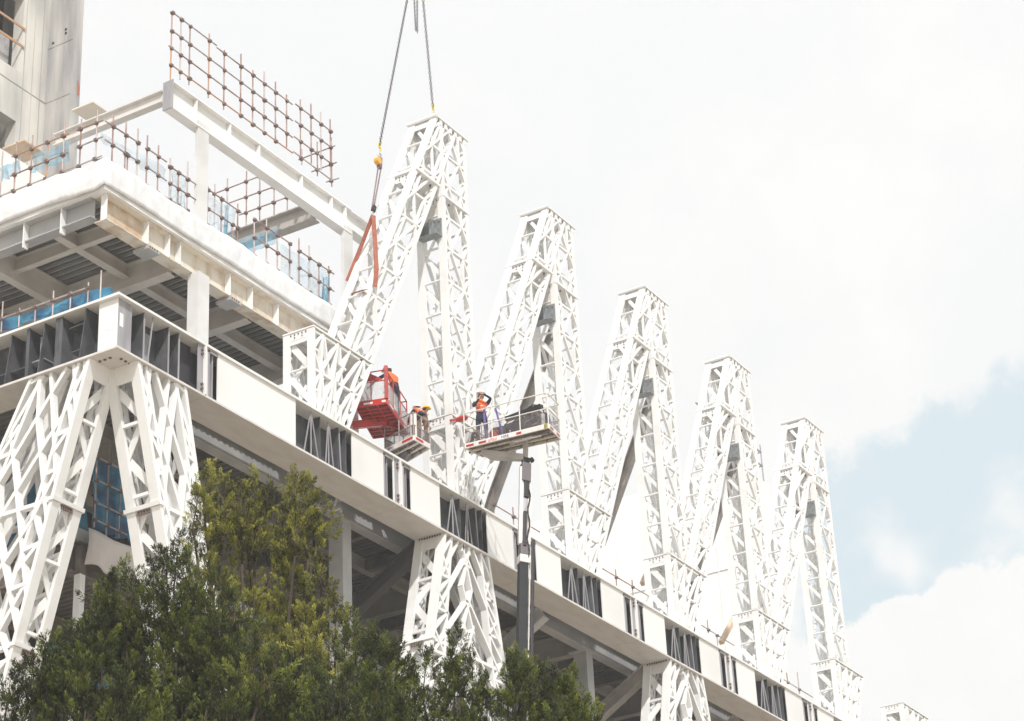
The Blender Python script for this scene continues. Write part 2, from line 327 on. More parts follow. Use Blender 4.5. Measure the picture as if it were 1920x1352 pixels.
# ------------------------------------------------------------------ truss bases on the girder
XB = 10.05
def base_block(k):
    names = ["white lattice base standing on the girder under the left edge of the crane-lifted tower",
             "white lattice base beside the white work basket, second along the girder",
             "white lattice base just right of the boom, third along the girder",
             "white lattice base above the right end of the row of columns, fourth along the girder",
             "pale lattice base fifth along the girder, under the fourth tower's upright leg",
             "pale lattice base under the farthest tower, its right half carrying nothing",
             "isolated far lattice stub at the bottom right, carrying no tower"]
    return names[k]
def mk_block():
    x0 = XB
    r = thing("truss_base", base_block(0), "truss base", (x0+1, D/2, H+.07), "truss bases along the girder")
    xl = lambda z: x0; xr = lambda z: x0+2.08+(z-1.87)*.495
    z0 = H+.07; z1 = ZB-.06; y0 = 0; y1 = D
    def F(y): return lambda u, v: (x0+(xr(z0+(z1-z0)*v)-x0)*u, y, z0+(z1-z0)*v)
    L = [(0,.5,1,.5), (0,.98,1,.98)]
    for (a, b) in ((0,.5),(.5,1)):
        m = (a+b)/2
        for (c0, c1) in ((.0,.5),(.5,1)):
            s = c0
            L += [(c0,m,c0+.17,a) if s == 0 else (c1,m,c1-.14,a), (c0,m,c0+.17,b) if s == 0 else (c1,m,c1-.14,b)]
            L += [(0,m,.10,m),(1,m,.88,m),(.47,m,.62,m-.03)]
        L += [(.17,a,.17,b),(.17,a,.42,b),(.42,a,.42,b),(.5,a,.62,b),(.62,a,.46,b),(.62,a,.83,b),(.83,a,.86,b),(.36,a,.2,b)]
    L += [(.30,0,.36,.25),(.75,0,.70,.25),(.55,0,.52,.25),(.9,0,.86,.2)]
    for nm, y in (("front_lattice", y0+.11), ("back_lattice", y1-.11)):
        mb = MB(); lat_bars(mb, F(y), L, .09, .12, (0,-1,0)); mb.build(nm, WHITE, r)
    ps = .27
    for (ea, eb, f) in ((x0, x0, 1), (xr(z0), xr(z1), -1)):
        for y in (y0, y1-ps):
            mb = MB(); mb.hexa([(ea,y,z0),(ea+f*.11,y,z0),(ea+f*.11,y+ps,z0),(ea,y+ps,z0),(eb,y,z1),(eb+f*.11,y,z1),(eb+f*.11,y+ps,z1),(eb,y+ps,z1)]); mb.build("post", WHITE, r)
        mb = MB(); e = (ea+eb)/2 + f*.05
        mb.tube((e, y0+.25, 3.5), (e, y1-.25, 3.5), .045, 8); mb.build("rung", WHITE, r)
    mb = MB()
    X = x0+.02; nn = (-1,0,0)
    mb.box(x0+.03, x0+.07, .27, D-.27, z1-.42, z1-.002)                # head panel
    mb.box(x0+.03, x0+.07, .27, D-.27, z0, z0+.25)
    mb.bar((x0+.14, D-.25, z1-.35), (x0+.14, .25, 3.55), .24, .03, nn); mb.bar((x0+.17, .3, 3.9), (x0+.17, D-.3, 3.2), .18, .03, nn)
    mb.bar((x0+.14, D-.25, 3.3), (x0+.14, .27, 2.3), .22, .03, nn); mb.bar((x0+.17, .4, 2.9), (x0+.17, D-.3, z0+.1), .16, .03, nn)
    mb.build("side_frame", WHITE, r)
    mb = MB(); 
    for t in (.3,.62): mb.bar((x0+2.08*t, .5, z0), (x0+3.6*t, .5, z1), .2, .03)
    mb.build("inner_stay", WHITE, r)
    splice(r, x0, xr(ZB), ZB, 0, D, th=.035, o=.012, name="top_plate")
    return r
# ------------------------------------------------------------------ towers (vertical leg + leaning leg meeting at the top)
def mk_tower():
    r = thing("lattice_tower", "", "truss tower", (18.8, D/2, ZB), "leaning lattice towers on the girder")
    xv = XB+PB+.02
    z0 = ZB+.05
    leg(r, lambda z: xv, lambda z: 20.66, z0, ZA, 0, D, 9)
    sl = .4927
    leg(r, lambda z: 12.12+sl*(z-ZB), lambda z: 13.68+sl*(z-ZB), z0, ZA-.01, .006, D-.006, 9, wob=1, stay=(.52,), sw=.20)
    mb = MB(); mb.box(18.42, 20.84, -.05, D+.05, ZA, ZA+.07); mb.tube((18.45, -.05, ZA+.03), (18.45, D+.05, ZA+.03), .075, 10); mb.build("top_cap", WHITE, r)
    for k in range(6):
        mb = MB(); mb.box(18.75+k*.36, 18.75+k*.36+.16, -.012, .03, ZA-.26, ZA-.003); mb.build("cap_tab", WHITE, r)
    mb = MB(); mb.prism([(18.37,.27,ZA-.42),(18.37,D-.27,ZA-.42),(18.55,D-.27,ZA-.003),(18.55,.27,ZA-.003)], (.05,0,0)); mb.build("end_panel", WHITE, r)
    zz = 14.75; splice(r, 12.12+sl*(zz-ZB), 13.68+sl*(zz-ZB), zz, 0, D)
    zz = 14.5; splice(r, xv+.02, 20.64, zz, 0.003, D-.003, o=.03)
    mb = MB()
    mb.box(xv-.42, xv-.004, .10, .98, 12.62, 12.66); mb.box(xv-.05, xv-.006, .10, .98, 12.66, 13.45); mb.box(xv-.42, xv-.05, .94, .98, 12.66, 13.4)
    mb.box(xv-.30, xv-.05, .50, .53, 12.66, 13.42); mb.box(xv-.42, xv-.05, 1.02, 1.06, 12.66, 13.3)
    br = mb.build("support_bracket", BRACKET, r)
    mb = MB(); mb.box(xv+.05, xv+.08, .27, D-.27, 13.5, 15.2); mb.build("gusset_plate", CREAM, r)
    mb = MB()
    for (y, z) in ((.2,12.75),(.2,13.3),(.42,13.35)): mb.tube((xv-.05,y,z),(xv-.075,y,z),.03,6)
    mb.build("bolt", CLAMP, br)
    return r
b0 = mk_block()
for k in range(1, 7): dup(b0, (PB*k, 0, 0), base_block(k))
tl = ["largest white lattice tower, hung from two crane chains with orange slings round its leaning leg",
      "second white lattice tower from the left, rising behind the white work basket",
      "third white lattice tower from the left, in the middle of the row of five",
      "fourth white lattice tower from the left, with a small guardrail behind it",
      "farthest and smallest white lattice tower, at the right end of the row against blue sky"]
t0 = mk_tower(); t0['label'] = tl[0]
for k in range(1, 5): dup(t0, (PB*k, 0, 0), tl[k])
# raking props behind the towers
PROPM = mat('weathered_prop_steel', (0.40, 0.36, 0.33), 0.6, col2=(0.30, 0.27, 0.25), vscale=1.5)
for k in range(1, 4):
    mb = MB(); x = 20.55+PB*k
    ibeam(mb, (x, D+.05, 13.4), (x, 6.9, 2.2), .42, .28); 
    tag(mb.build("raking_prop", PROPM), ["brown raking steel prop mostly hidden behind the crane-lifted tower", "brown raking steel prop behind the second tower, above the white work basket", "brown raking steel prop seen between the legs of the third tower", "brown raking steel prop behind the fourth tower", "brown raking steel prop behind the farthest tower"][k], "steel prop", "raking props behind the towers")
# ------------------------------------------------------------------ facade girder
def stiff(mb, x, y0, y1, z0, z1, tp=.22, th=.025):      # tapered stiffener plate normal to X
    mb.prism([(x, y0, z1), (x, y1, z1), (x, y1, z0), (x, y0, z0)], (th, 0, 0))
def girder_seg(x0, x1, label, opens, first=False):
    r = thing("steel_girder", label, "girder", ((x0+x1)/2, D/2, 0), "girder lengths bolted end to end")
    g0 = x0+.012; g1 = x1-.012
    mb = MB(); mb.box(g0, g1, -.06, D+.02, H-.03, H+.055); mb.build("top_flange", WHITE2, r)
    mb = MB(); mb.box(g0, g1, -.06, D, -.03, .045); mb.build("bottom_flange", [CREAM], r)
    mb = MB(); mb.box(g0, g1, .62, .66, .045, H-.03); mb.box(g0, g1, D-.05, D-.01, .05, H-.035); mb.build("web", PRIMER, r)
    xs = [g0]+[v for o in opens for v in o[:2]]+[g1]
    for a, b in zip(xs[0::2], xs[1::2]):
        if b-a > .02:
            mb = MB(); mb.box(a, b, .015, .05, .047, H-.032); mb.build("fascia_panel", WHITE2, r)
    for o in opens:
        a, b, kind = o; mb = MB()
        if kind == 'big':
            w = b-a
            c = a+w*.30; rods = []
            rods += [(c, c, .04), (c-.02, c-.42, .035), (c+.02, c+.42, .035)]
            c = a+w*.62; rods += [(c-.03, c-.03, .035), (c-.05, c-.22, .03), (c, c+.26, .03)]
            c = a+w*.80; rods += [(c, c+.1, .03)]
            for (xt, xb, ww) in rods:
                q = MB(); q.bar((xt, .10, H-.1), (xb, .10, .05), ww, .035); q.build("stiffener", PRIMERL, r)
            for (xx, x2) in ((a+w*.47, a+w*.50), (a+w*.80, a+w*.83)):
                q = MB(); q.box(xx, x2-.06, .13, .62, .05, H-.035); q.build("stiffener", PRIMER, r)
            mb = MB()
            for zz in [.2+.12*i for i in range(12)]: mb.tube((a+w*.5, .62, zz), (a+w*.5, .56, zz), .03, 6)
            for (xx, zz) in ((a+w*.58,.7),(a+w*.15,.5)): mb.tube((xx, .62, zz), (xx, .58, zz), .035, 6)
            mb.build("bolt", CLAMP, r)
            mb = MB(); mb.box(b-.32, b-.29, .05, .62, .05, H-.035); mb.build("diaphragm", PRIMER, r)
        elif kind == 'small':
            mb.box(a-.0, a+.07, -.0, .03, .10, H-.08); mb.box(a, b, -.0, .012, H-.16, H-.08)
            mb.box(a+.3, a+.36, .1, .6, .05, H-.04)
            mb.build("opening_frame", PRIMERL, r)
            mb = MB(); mb.box(a+.05, b, .35, .38, .06, H-.05); mb.build("shade_backing", DARKHOLE if b-a > .55 else PRIMER, r)  # dark sheet across the slot, standing for the shade inside it
    return r
def seam(x, label):
    r = thing("splice_joint", label, "bolted joint", (x, 0, 0), "bolted joints between girder lengths")
    mb = MB()
    mb.box(x-.30, x-.02, .02, .055, .06, H-.05); mb.box(x+.02, x+.10, -.02, .05, .047, H-.033); mb.build("cover_plate", PRIMERL, r)
    mb = MB(); mb.box(x-.035, x+.03, -.075, .02, .05, H-.035); mb.build("end_plate", WHITE2, r)
    mb = MB()
    for z in (.22, .38, H-.22, H-.36): mb.tube((x-.12, .02, z), (x-.12, -.04, z), .05, 8)
    mb.build("bolt", CLAMP, r)
sm = [4.165, 15.174] + [15.174+PB*k for k in range(1, 6)]
girder_seg(sm[0], sm[1], "long white girder length from the first joint past the shaft of the red basket", [(sm[0]+.01, sm[0]+.16, 'gap'), (4.36, 4.85, 'small'), (9.03, 12.28, 'big'), (14.2, 14.8, 'small'), (14.88, 15.16, 'gap')])
gl = ["white girder length carrying the second truss base, directly above the first full lattice column", "white girder length crossing behind the grey boom", "white girder length above the lattice column that stands right of the boom", "fifth white girder length, near the bottom right", "far white girder length running out of the bottom of the frame"]
for k in range(5):
    a, b = sm[k+1], sm[k+2]
    girder_seg(a, b, gl[k], [(a, a+.16, 'gap'), (a+.24, a+.74, 'small'), (17.82+PB*k, 21.06+PB*k, 'big'), (b-.97, b-.37, 'small'), (b-.30, b-.02, 'gap')])
sl_ = ["bolted girder joint nearest the corner, left of the first narrow slot", "bolted girder joint below the second white basket and bucket", "bolted girder joint hidden behind the grey boom", "bolted girder joint between two narrow slots, fourth from the corner", "bolted girder joint between two narrow slots, fifth from the corner", "farthest bolted girder joint, near the bottom edge"]
for k in range(6): seam(sm[k], sl_[k])
# corner girder (wraps round the corner of the building)
r = thing("corner_girder", "grey corner girder with open cells and white flanges, wrapping the corner above the leaning legs", "girder", (0, 0, 0))
LY = 16.0
mb = MB(); mb.prism([(-.06,-.06,H-.03),(sm[0]-.012,-.06,H-.03),(sm[0]-.012,D,H-.03),(D,D,H-.03),(D,LY,H-.03),(-.06,LY,H-.03)], (0,0,.085)); mb.build("top_flange", WHITE2, r)
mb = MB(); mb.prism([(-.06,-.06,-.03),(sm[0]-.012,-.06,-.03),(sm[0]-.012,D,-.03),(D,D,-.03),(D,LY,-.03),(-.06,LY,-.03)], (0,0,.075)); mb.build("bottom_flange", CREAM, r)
mb = MB(); mb.box(.78, sm[0], .62, .66, .045, H-.03); mb.box(.62, .66, .66, LY, .045, H-.03); mb.build("web", PRIMER, r)
mb = MB(); mb.box(.10, .75, .10, .12, .05, H-.035); mb.build("corner_plate", [PRIMERL], r)
mb = MB(); mb.box(.08, .10, .08, .82, .05, H-.035); mb.build("corner_plate", [WHITE2], r)
mb = MB(); mb.box(.072, .08, .22, .5, .75, 1.25); mb.box(.2, .36, .092, .10, .85, 1.3); mb.build("pasted_sheet", [WHITE], r)
for x in (1.30, 2.48, 2.98):
    mb = MB(); mb.box(x, x+.03, .10, .62, .05, H-.035); mb.build("stiffener", PRIMER, r)
    mb = MB(); mb.box(x-.012, x+.042, .07, .098, .05, H-.035); mb.build("stiffener_edge", PRIMERL, r)
mb = MB(); mb.bar((1.72,.08,H-.04),(1.5,.08,.05),.03,.04); mb.box(1.62,2.2,.60,.62,.3,H-.3); mb.build("stiffener", PRIMERL, r)
mb = MB(); mb.box(3.4, 3.95, .4, .42, .06, H-.05); mb.build("shade_backing", DARKHOLE, r)  # near-black sheet standing for the shade in the corner cell
for (y, t) in ((1.30,1),(2.28,0),(2.42,0),(2.95,1),(3.6,0),(4.3,1),(5.6,0)):
    mb = MB()
    if t: mb.bar((.06, y, H-.04), (.06, y+.22, .05), .04, .03, (-1,0,0)); mb.prism([(.06,y,H-.04),(.62,y,H-.04),(.62,y+.2,.05),(.06,y+.2,.05)], (0,.02,0))
    else: mb.box(.06, .62, y, y+.03, .05, H-.035); mb.box(.04,.06,y-.05,y+.08,.05,H-.036)
    mb.build("stiffener", PRIMER, r)
for bx in ((.2,.62,3.05,3.55,.62,.66),(.2,.62,3.7,5.5,.55,.59),(.2,.62,1.5,2.1,1.35,1.39),(.2,.62,1.5,2.0,.5,.54),(.3,.5,3.1,3.15,.66,1.5),(.3,.5,3.3,3.34,.66,1.5)):
    mb = MB(); mb.box(*bx); mb.build("shelf_plate", PRIMERL if bx[4] > .6 and bx[2] > 3 else PRIMER, r)
mb = MB()
for p in ((.35,.95),(.35,.75),(.35,.55),(.6,.33),(.8,.33),(1.0,.33)): mb.tube((p[0],p[1],-.03),(p[0],p[1],-.06),.05,8)
mb.build("bolt", CLAMP, r)
# ------------------------------------------------------------------ lattice columns under the girder
def colpattern(w, hgt, kind='mid'):
    a = w/hgt; L = []                 # a: one face width, as a fraction of the height
    def add(u0, v0, u1, v1):          # clip to the face
        if v0 > v1: u0, v0, u1, v1 = u1, v1, u0, v0
        if v1-v0 < 1e-6:
            if 0 < v0 < 1: L.append((u0, v0, u1, v1))
            return
        def cut(t): return u0+(u1-u0)*t, v0+(v1-v0)*t
        t0, t1 = 0.0, 1.0
        if v0 < 0: t0 = max(t0, -v0/(v1-v0))
        if v1 > 1: t1 = min(t1, (1-v0)/(v1-v0))
        if u1 != u0:
            for lim in (0, 1):
                t = (lim-u0)/(u1-u0); inside0 = 0 <= u0+(u1-u0)*t0 <= 1
                if 0 < t < 1 and not (0 <= u1 <= 1) and (u1-lim)*(u0-lim) < 0: t1 = min(t1, t)
                if 0 < t < 1 and not (0 <= u0 <= 1) and (u1-lim)*(u0-lim) < 0: t0 = max(t0, t)
        if t1 > t0: L.append((*cut(t0), *cut(t1)))
    n = int(1/a)+3
    for k in range(-2, n):
        v = k*a
        if kind == 'mid':
            for s in (0, 1):
                X = (lambda u: u) if not s else (lambda u: 1-u)
                vv = v
                for h in (0, .55):
                    add(X(.50), vv+(h+.15)*a, X(-.02), vv+(h+.15)*a+.95*a)
                add(X(.18), v, X(.18), v+a)
                add(X(.0), v+.28*a, X(.18), v+.0*a); add(X(.0), v+.28*a, X(.18), v+.55*a); add(X(.18), v+.55*a, X(0), v+.80*a); add(X(0), v+.80*a, X(.18), v+a)
                add(X(0), v+.55*a, X(.18), v+.55*a); add(X(0), v+a, X(.18), v+a)
            add(.42, v, .58, v+.55*a); add(.58, v, .42, v+.55*a); add(.42, v+.55*a, .58, v+1.1*a); add(.58, v+.55*a, .42, v+1.1*a)
            add(.45, v+.25*a, .56, v+.27*a); add(.45, v+.75*a, .55, v+.77*a)
        else:
            for h in (0, .95): add(.60, v+h*a-.1*a, -.05, v+h*a+1.5*a-.1*a) if False else None
    if kind != 'mid':
        k = -2
        while k < 1/a+2:
            add(.57, k*a, .57-.42*3, k*a+3*a); add(.95, k*a, .95-.42*3, k*a+3*a)   # long diagonals to the left
            add(.57, k*a, .57+.42*1.2, k*a-1.2*a)
            add(.20, k*a, .20+.29*3.2, k*a+3.2*a)                                  # and to the right
            add(.20, k*a, .20-.29*.8, k*a-.8*a)
            k += 1.32
        k = -1
        while k < 1/a+1:
            add(.20, k*a, .20, (k+1.4)*a); add(.81, k*a, .81, (k+1.4)*a)
            add(0, (k+.45)*a, .18, (k+.1)*a); add(0, (k+.45)*a, .21, (k+.78)*a)
            add(1, (k+.62)*a, .83, (k+.2)*a); add(1, (k+.62)*a, .80, (k+1.0)*a)
            for h in (.48, .95): add(0, (k+h)*a, .19, (k+h+.03)*a); add(1, (k+h+.1)*a, .82, (k+h+.07)*a)
            k += 1.4
    return L
def column(root, o, ex, ey, topa, topb, sa, sb, hgt, D_, zt, matf=WHITE, bw=.10, split=4.25, kind='mid'):
    """lattice leg: o origin, ex along the face, ey inward; topa..topb extent at the top, sa/sb spread per metre"""
    o = tv(o); ex = tv(ex); ey = tv(ey); Z = Vector((0,0,1))
    A = lambda t: topa+sa*t; B = lambda t: topb+sb*t
    def Pt(a, i, t): return o+ex*a+ey*i-Z*(t-zt)
    w = (topb-topa)*1.25
    L = colpattern(w*.8, hgt, kind)
    for nm, i in (("front_lattice", .15), ("back_lattice", D_-.15)):
        mb = MB()
        for i_, (u0, v0, u1, v1) in enumerate(L):
            t0, t1 = v0*hgt, v1*hgt; u0 = min(.972, max(.028, u0)); u1 = min(.972, max(.028, u1))
            mb.bar(Pt(A(t0)*(1-u0)+B(t0)*u0, i, t0), Pt(A(t1)*(1-u1)+B(t1)*u1, i, t1), bw, .19+.0045*(i_ % 19), tuple(ey))
        ts = split
        while ts < hgt: mb.bar(Pt(A(ts), i, ts), Pt(B(ts), i, ts), .12, .20, tuple(ey)); ts += split
        mb.build(nm, matf, root)
    ps = .34
    for (E, f) in ((A, 1), (B, -1)):
        for i in (0, D_-ps):
            mb = MB(); P = []
            for t in (hgt, 0):
                P += [Pt(E(t), i, t), Pt(E(t)+f*.13, i, t), Pt(E(t)+f*.13, i+ps, t), Pt(E(t), i+ps, t)]
            mb.hexa(P); mb.build("post", matf, root)
        t = 1.75; mb = MB(); pl = None
        while t < hgt:
            rb = MB(); rb.bar(Pt(E(t)+f*.08, ps-.02, t), Pt(E(t)+f*.08, D_-ps+.02, t), .10, .10, tuple(ex)); rb.build("rung", matf, root); t += 2.1
        k = 0; t = .55
        while t < hgt-1.3:
            a, b = (ps*.6, D_-ps*.6) if k % 2 else (D_-ps*.6, ps*.6)
            mb.bar(Pt(E(t)+f*.16, a, t), Pt(E(t+1.1)+f*.16, b, t+1.1), .26, .03, tuple(ex)); t += 1.05; k += 1
        mb.build("side_bracing", matf, root)
        mb = MB(); P = []
        for t in (.52, .0):
            P += [Pt(E(t)+f*.03, ps, t), Pt(E(t)+f*.07, ps, t), Pt(E(t)+f*.07, D_-ps, t), Pt(E(t)+f*.03, D_-ps, t)]
        mb.hexa(P); mb.build("head_panel", matf, root)
        ts = split
        while ts < hgt:
            mb = MB(); P = []
            for t in (ts+.06, ts-.06):
                P += [Pt(E(t)-f*.06, -.05, t), Pt(E(t)+f*.16, -.05, t), Pt(E(t)+f*.16, D_+.05, t), Pt(E(t)-f*.06, D_+.05, t)]
            mb.hexa(P); sp = mb.build("splice_plate", matf, root)
            mb = MB()
            for q in range(5):
                yy = ps+.1+(D_-2*ps-.2)*q/4; mb.tube(Pt(E(ts+.15), yy, ts+.07), Pt(E(ts+.15), yy, ts+.20), .04, 6)
            mb.build("bolt", CLAMP, sp); ts += split
    mb = MB()
    for t_ in (.34, .66):
        mb.bar(Pt(A(0)*(1-t_)+B(0)*t_, D_*.5, 0), Pt(A(hgt)*(1-t_)+B(hgt)*t_, D_*.5, hgt), .46, .04, tuple(ey))
    mb.build("inner_stay", matf, root)
HC = 12.8
def mk_col(label, x):
    r = thing("lattice_column", label, "lattice column", (x+1.5, D/2, -HC), "flared lattice columns under the girder")
    column(r, (x, 0, 0), (1,0,0), (0,1,0), 0, 3.03, -.245, .215, HC, D, -.035)
    mb = MB()
    for q in range(9): mb.tube((x-.02, .2+q*.11, -.031), (x-.02, .2+q*.11, -.09), .032, 6)
    mb.build("bolt", CLAMP, r); return r
c0 = mk_col("flared white lattice column rising above the trees in the middle, left of the grey boom", 18.06)
dup(c0, (2*PB, 0, 0), "flared white lattice column at the bottom, right of the grey boom")
r = thing("corner_column", "big white lattice column leg leaning left at the corner, facing left, cut by the left edge", "lattice column", (0.6, 2.2, -HC), "pair of leaning legs under the corner")
column(r, (0,0,0), (0,1,0), (1,0,0), 1.02, 3.45, .285, .53, HC, D, -.035, kind='corner', bw=.125)
r2 = thing("corner_column", "white lattice column leg leaning right at the corner, right of the blue netting and partly hidden by the tree", "lattice column", (2.2, 0.6, -HC), "pair of leaning legs under the corner")
column(r2, (0,0,0), (1,0,0), (0,1,0), .96, 3.32, .285, .25, HC, D, -.035, kind='corner', bw=.12)
# ------------------------------------------------------------------ building floors
def deck(name, label, x0, x1, y0, y1, zs, ztop):
    """floor slab: ribbed soffit (ribs run along Y)"""
    r = thing(name, label, "floor", ((x0+x1)/2, (y0+y1)/2, zs))
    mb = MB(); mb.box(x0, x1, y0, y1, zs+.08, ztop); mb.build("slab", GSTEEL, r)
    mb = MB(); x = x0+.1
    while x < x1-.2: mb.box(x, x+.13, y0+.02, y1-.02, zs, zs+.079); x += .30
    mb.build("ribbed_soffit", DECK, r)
    return r
YS = 2.0
BEIGEU = mat('pale_beige_steel', (0.60, 0.57, 0.53), 0.55, col2=(0.50, 0.46, 0.42), vscale=1.2, lo=0.4, hi=0.72)
# level C (slab wrapped in plastic) -----------------------------------------------------------
cx, cy, cz = onY(196, 352.7, YS)
rC = deck("upper_floor", "upper floor with ribbed soffit and steel edge beams, wrapped in white plastic along its edge", cx+.7, 14.6, YS+.75, 34, 6.82, 7.2)
mb = MB(); mb.prism([(cx,YS,cz),(15,YS,cz),(15,YS+.5,cz),(cx+.5,YS+.5,cz),(cx+.5,34,cz),(cx,34,cz)], (0,0,.26)); mb.build("edge_plate", WHITE, rC)
eb = MB(); ibeam(eb, (cx+.3, YS+.38, cz-.004), (15, YS+.38, cz-.004), .95, .5, .03, .04); eb.build("edge_beam", RUSTY, rC)
eb = MB(); ibeam(eb, (cx+.38, YS+.7, cz-.006), (cx+.38, 34, cz-.006), .72, .42, .03, .04); eb.build("edge_beam", GSTEEL, rC)
for x in (cx+.28, cx+2.35, cx+3.45, 5.45, 8.15, 9.4, 10.9, 14.2):
    mb = MB(); mb.box(x, x+.04, YS+.13, YS+.36, cz-.95-(.12 if x in (cx+2.35, 8.15) else 0), cz-.006); mb.build("stiffener", WHITE, rC)
for x in (cx+2.35, 8.15): 
    mb = MB(); mb.box(x-.05, x+.55, YS+.05, YS+.7, cz-1.12, cz-1.0); pl = mb.build("splice_plate", GSTEEL, rC)
    mb = MB()
    for q in range(4): mb.tube((x+.02+.12*q, YS+.1, cz-1.05), (x+.02+.12*q, YS+.03, cz-1.05), .035, 6)
    mb.build("bolt", CLAMP, pl)
mb = MB(); mb.box(cx+.42, cx+2.3, YS+.352, YS+.362, cz-.88, cz-.05); mb.build("rusty_web_panel", mat("heavy_rust", (0.46,0.30,0.18), .8, col2=(0.70,0.62,0.50), vscale=1.8, lo=.35, hi=.7, detail=12), rC)
for y in (3.9, 5.5, 7.6, 10):
    mb = MB(); mb.box(cx+.12, cx+.36, y, y+.04, cz-.95, cz-.006); mb.build("stiffener", WHITE, rC)
for (x, y0, y1, h, w, m) in ((cx+1.6, YS+.65, 34, .55, .22, BEIGEU), (cx+4.2, YS+.65, 34, .95, .4, BEIGEU), (cx+8.4, YS+.65, 34, .9, .4, BEIGEU), (cx+12.9, YS+.65, 34, .9, .4, BEIGEU)):
    mb = MB(); ibeam(mb, (x, y0, 6.79), (x, y1, 6.79), h, w); mb.build("floor_beam", m, rC)
for (y, h, m) in ((4.55, .5, BEIGEU), (7.2, .95, BEIGEU), (10.2, .5, BEIGEU), (14.2, .95, BEIGEU), (20, .9, BEIGEU)):
    mb = MB(); ibeam(mb, (cx+.6, y, 6.785), (14.7, y, 6.785), h, .3); mb.build("floor_beam", m, rC)
# level B (floor behind the girder) ------------------------------------------------------------
rB = deck("lower_floor", "floor behind the long girder, its ribbed soffit and crossing beams seen from below", 2.0, 75, 2.0, 34, .98, 1.35)
for (y, h, w, m) in ((2.35, .96, .42, GSTEEL), (5.2, .5, .25, BEIGE), (8.6, 1.0, .42, BEIGE), (12.2, .5, .25, BEIGE), (16, 1.0, .4, BEIGE), (22, .9, .4, BEIGE)):
    mb = MB(); ibeam(mb, (2.2, y, .96), (75, y, .96), h, w); mb.build("floor_beam", m, rB)
for k in range(9):
    x = 5.95+PB*k
    mb = MB(); ibeam(mb, (x+.5, 2.6, .955), (x+.5, 34, .955), .96, .42); mb.build("floor_beam", BEIGE, rB)
    for dx in (3.0, 5.9):
        mb = MB(); ibeam(mb, (x+dx, 2.6, .95), (x+dx, 34, .95), .48, .24); mb.build("floor_beam", BROWN, rB)
# level A (below) ------------------------------------------------------------------------------
rA = deck("bottom_floor", "lower floor edge behind the corner legs, seen below the blue netting", 2.9, 75, 4.0, 34, -4.22, -3.75)
for (y, h) in ((4.4, .9), (9, .9), (15, .9)):
    mb = MB(); ibeam(mb, (3.1, y, -4.24), (75, y, -4.24), h, .42); mb.build("floor_beam", BROWN, rA)
for k in range(5):
    mb = MB(); ibeam(mb, (3.3+PB*k, 4.6, -4.245), (3.3+PB*k, 34, -4.245), .8, .42); mb.build("floor_beam", BROWN, rA)
COLM = mat('column_paint', (0.70, 0.70, 0.69), 0.5, col2=(0.62, 0.61, 0.60), vscale=.8)
# building columns ----------------------------------------------------------------------------
cl_ = {0: ("grey square steel column rising from the corner girder to the roof beam", 12), 1: ("grey square steel column under the joint of the roof beam, behind the hanging slings", 12), 2: ("grey square steel column deep behind the middle lattice column", -1), 3: ("grey square steel column in shade behind the boom", -1)}
for k in range(0, 7):
    x = 6.1+PB*k
    if k < 2:
        mb = MB(); zt = 12.0; mb.box(x, x+.58, YS-.14, YS+.32, 1.9, cz-.96); mb.box(x+.02, x+.60, YS+.004, YS+.14, cz+.27, zt+.0)
        tag(mb.build("building_column", COLM), ["white square column rising from the corner girder past the wrapped floor to the roof beam", "pale square column under the roof beam joint, behind the hanging orange slings"][k], "column", "columns of the building frame")
    if k == 0: continue
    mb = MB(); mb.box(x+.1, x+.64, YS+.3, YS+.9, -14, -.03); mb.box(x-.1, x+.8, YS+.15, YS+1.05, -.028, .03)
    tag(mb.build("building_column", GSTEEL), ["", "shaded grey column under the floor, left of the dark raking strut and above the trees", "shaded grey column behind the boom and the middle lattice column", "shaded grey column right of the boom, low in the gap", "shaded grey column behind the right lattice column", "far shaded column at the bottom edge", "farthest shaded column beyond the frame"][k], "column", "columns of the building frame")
for (x, y, z0, z1, m, l) in ((3.35, 4.15, -12.8, -5.2, WHITE, "thin white post standing below the lower floor corner, behind the corner legs"), (3.35, 4.15, -5.2, -4.25, BROWN, "short rusty stub column hanging under the lower floor corner")):
    mb = MB(); ibeam(mb, (x, y, z1), (x+.001, y, z0), .36, .36) if False else mb.box(x-.03, x+.21, y-.12, y+.12, z0, z1)
    tag(mb.build("steel_post", m), l, "post")
# raking struts below the girder
for k, (w, m) in enumerate(((.5, BROWN), (.5, GSTEEL), (.5, BEIGE), (.5, BEIGE))):
    x = 18.3+PB*k; mb = MB()
    ibeam(mb, (x, 1.35, .05), (x, 7.8, -3.75), .55, .45, .06, .07); mb.m = 0
    tag(mb.build("raking_strut", m if k else mat("dark_strut", (.07,.06,.06), .6)), ["dark raking strut from the top of the middle lattice column down into the trees", "raking strut crossing behind the grey boom", "pale grey raking strut from the top of the right lattice column down to the trees", "far raking strut at the bottom edge behind the girder"][k], "strut", "raking struts under the girder")
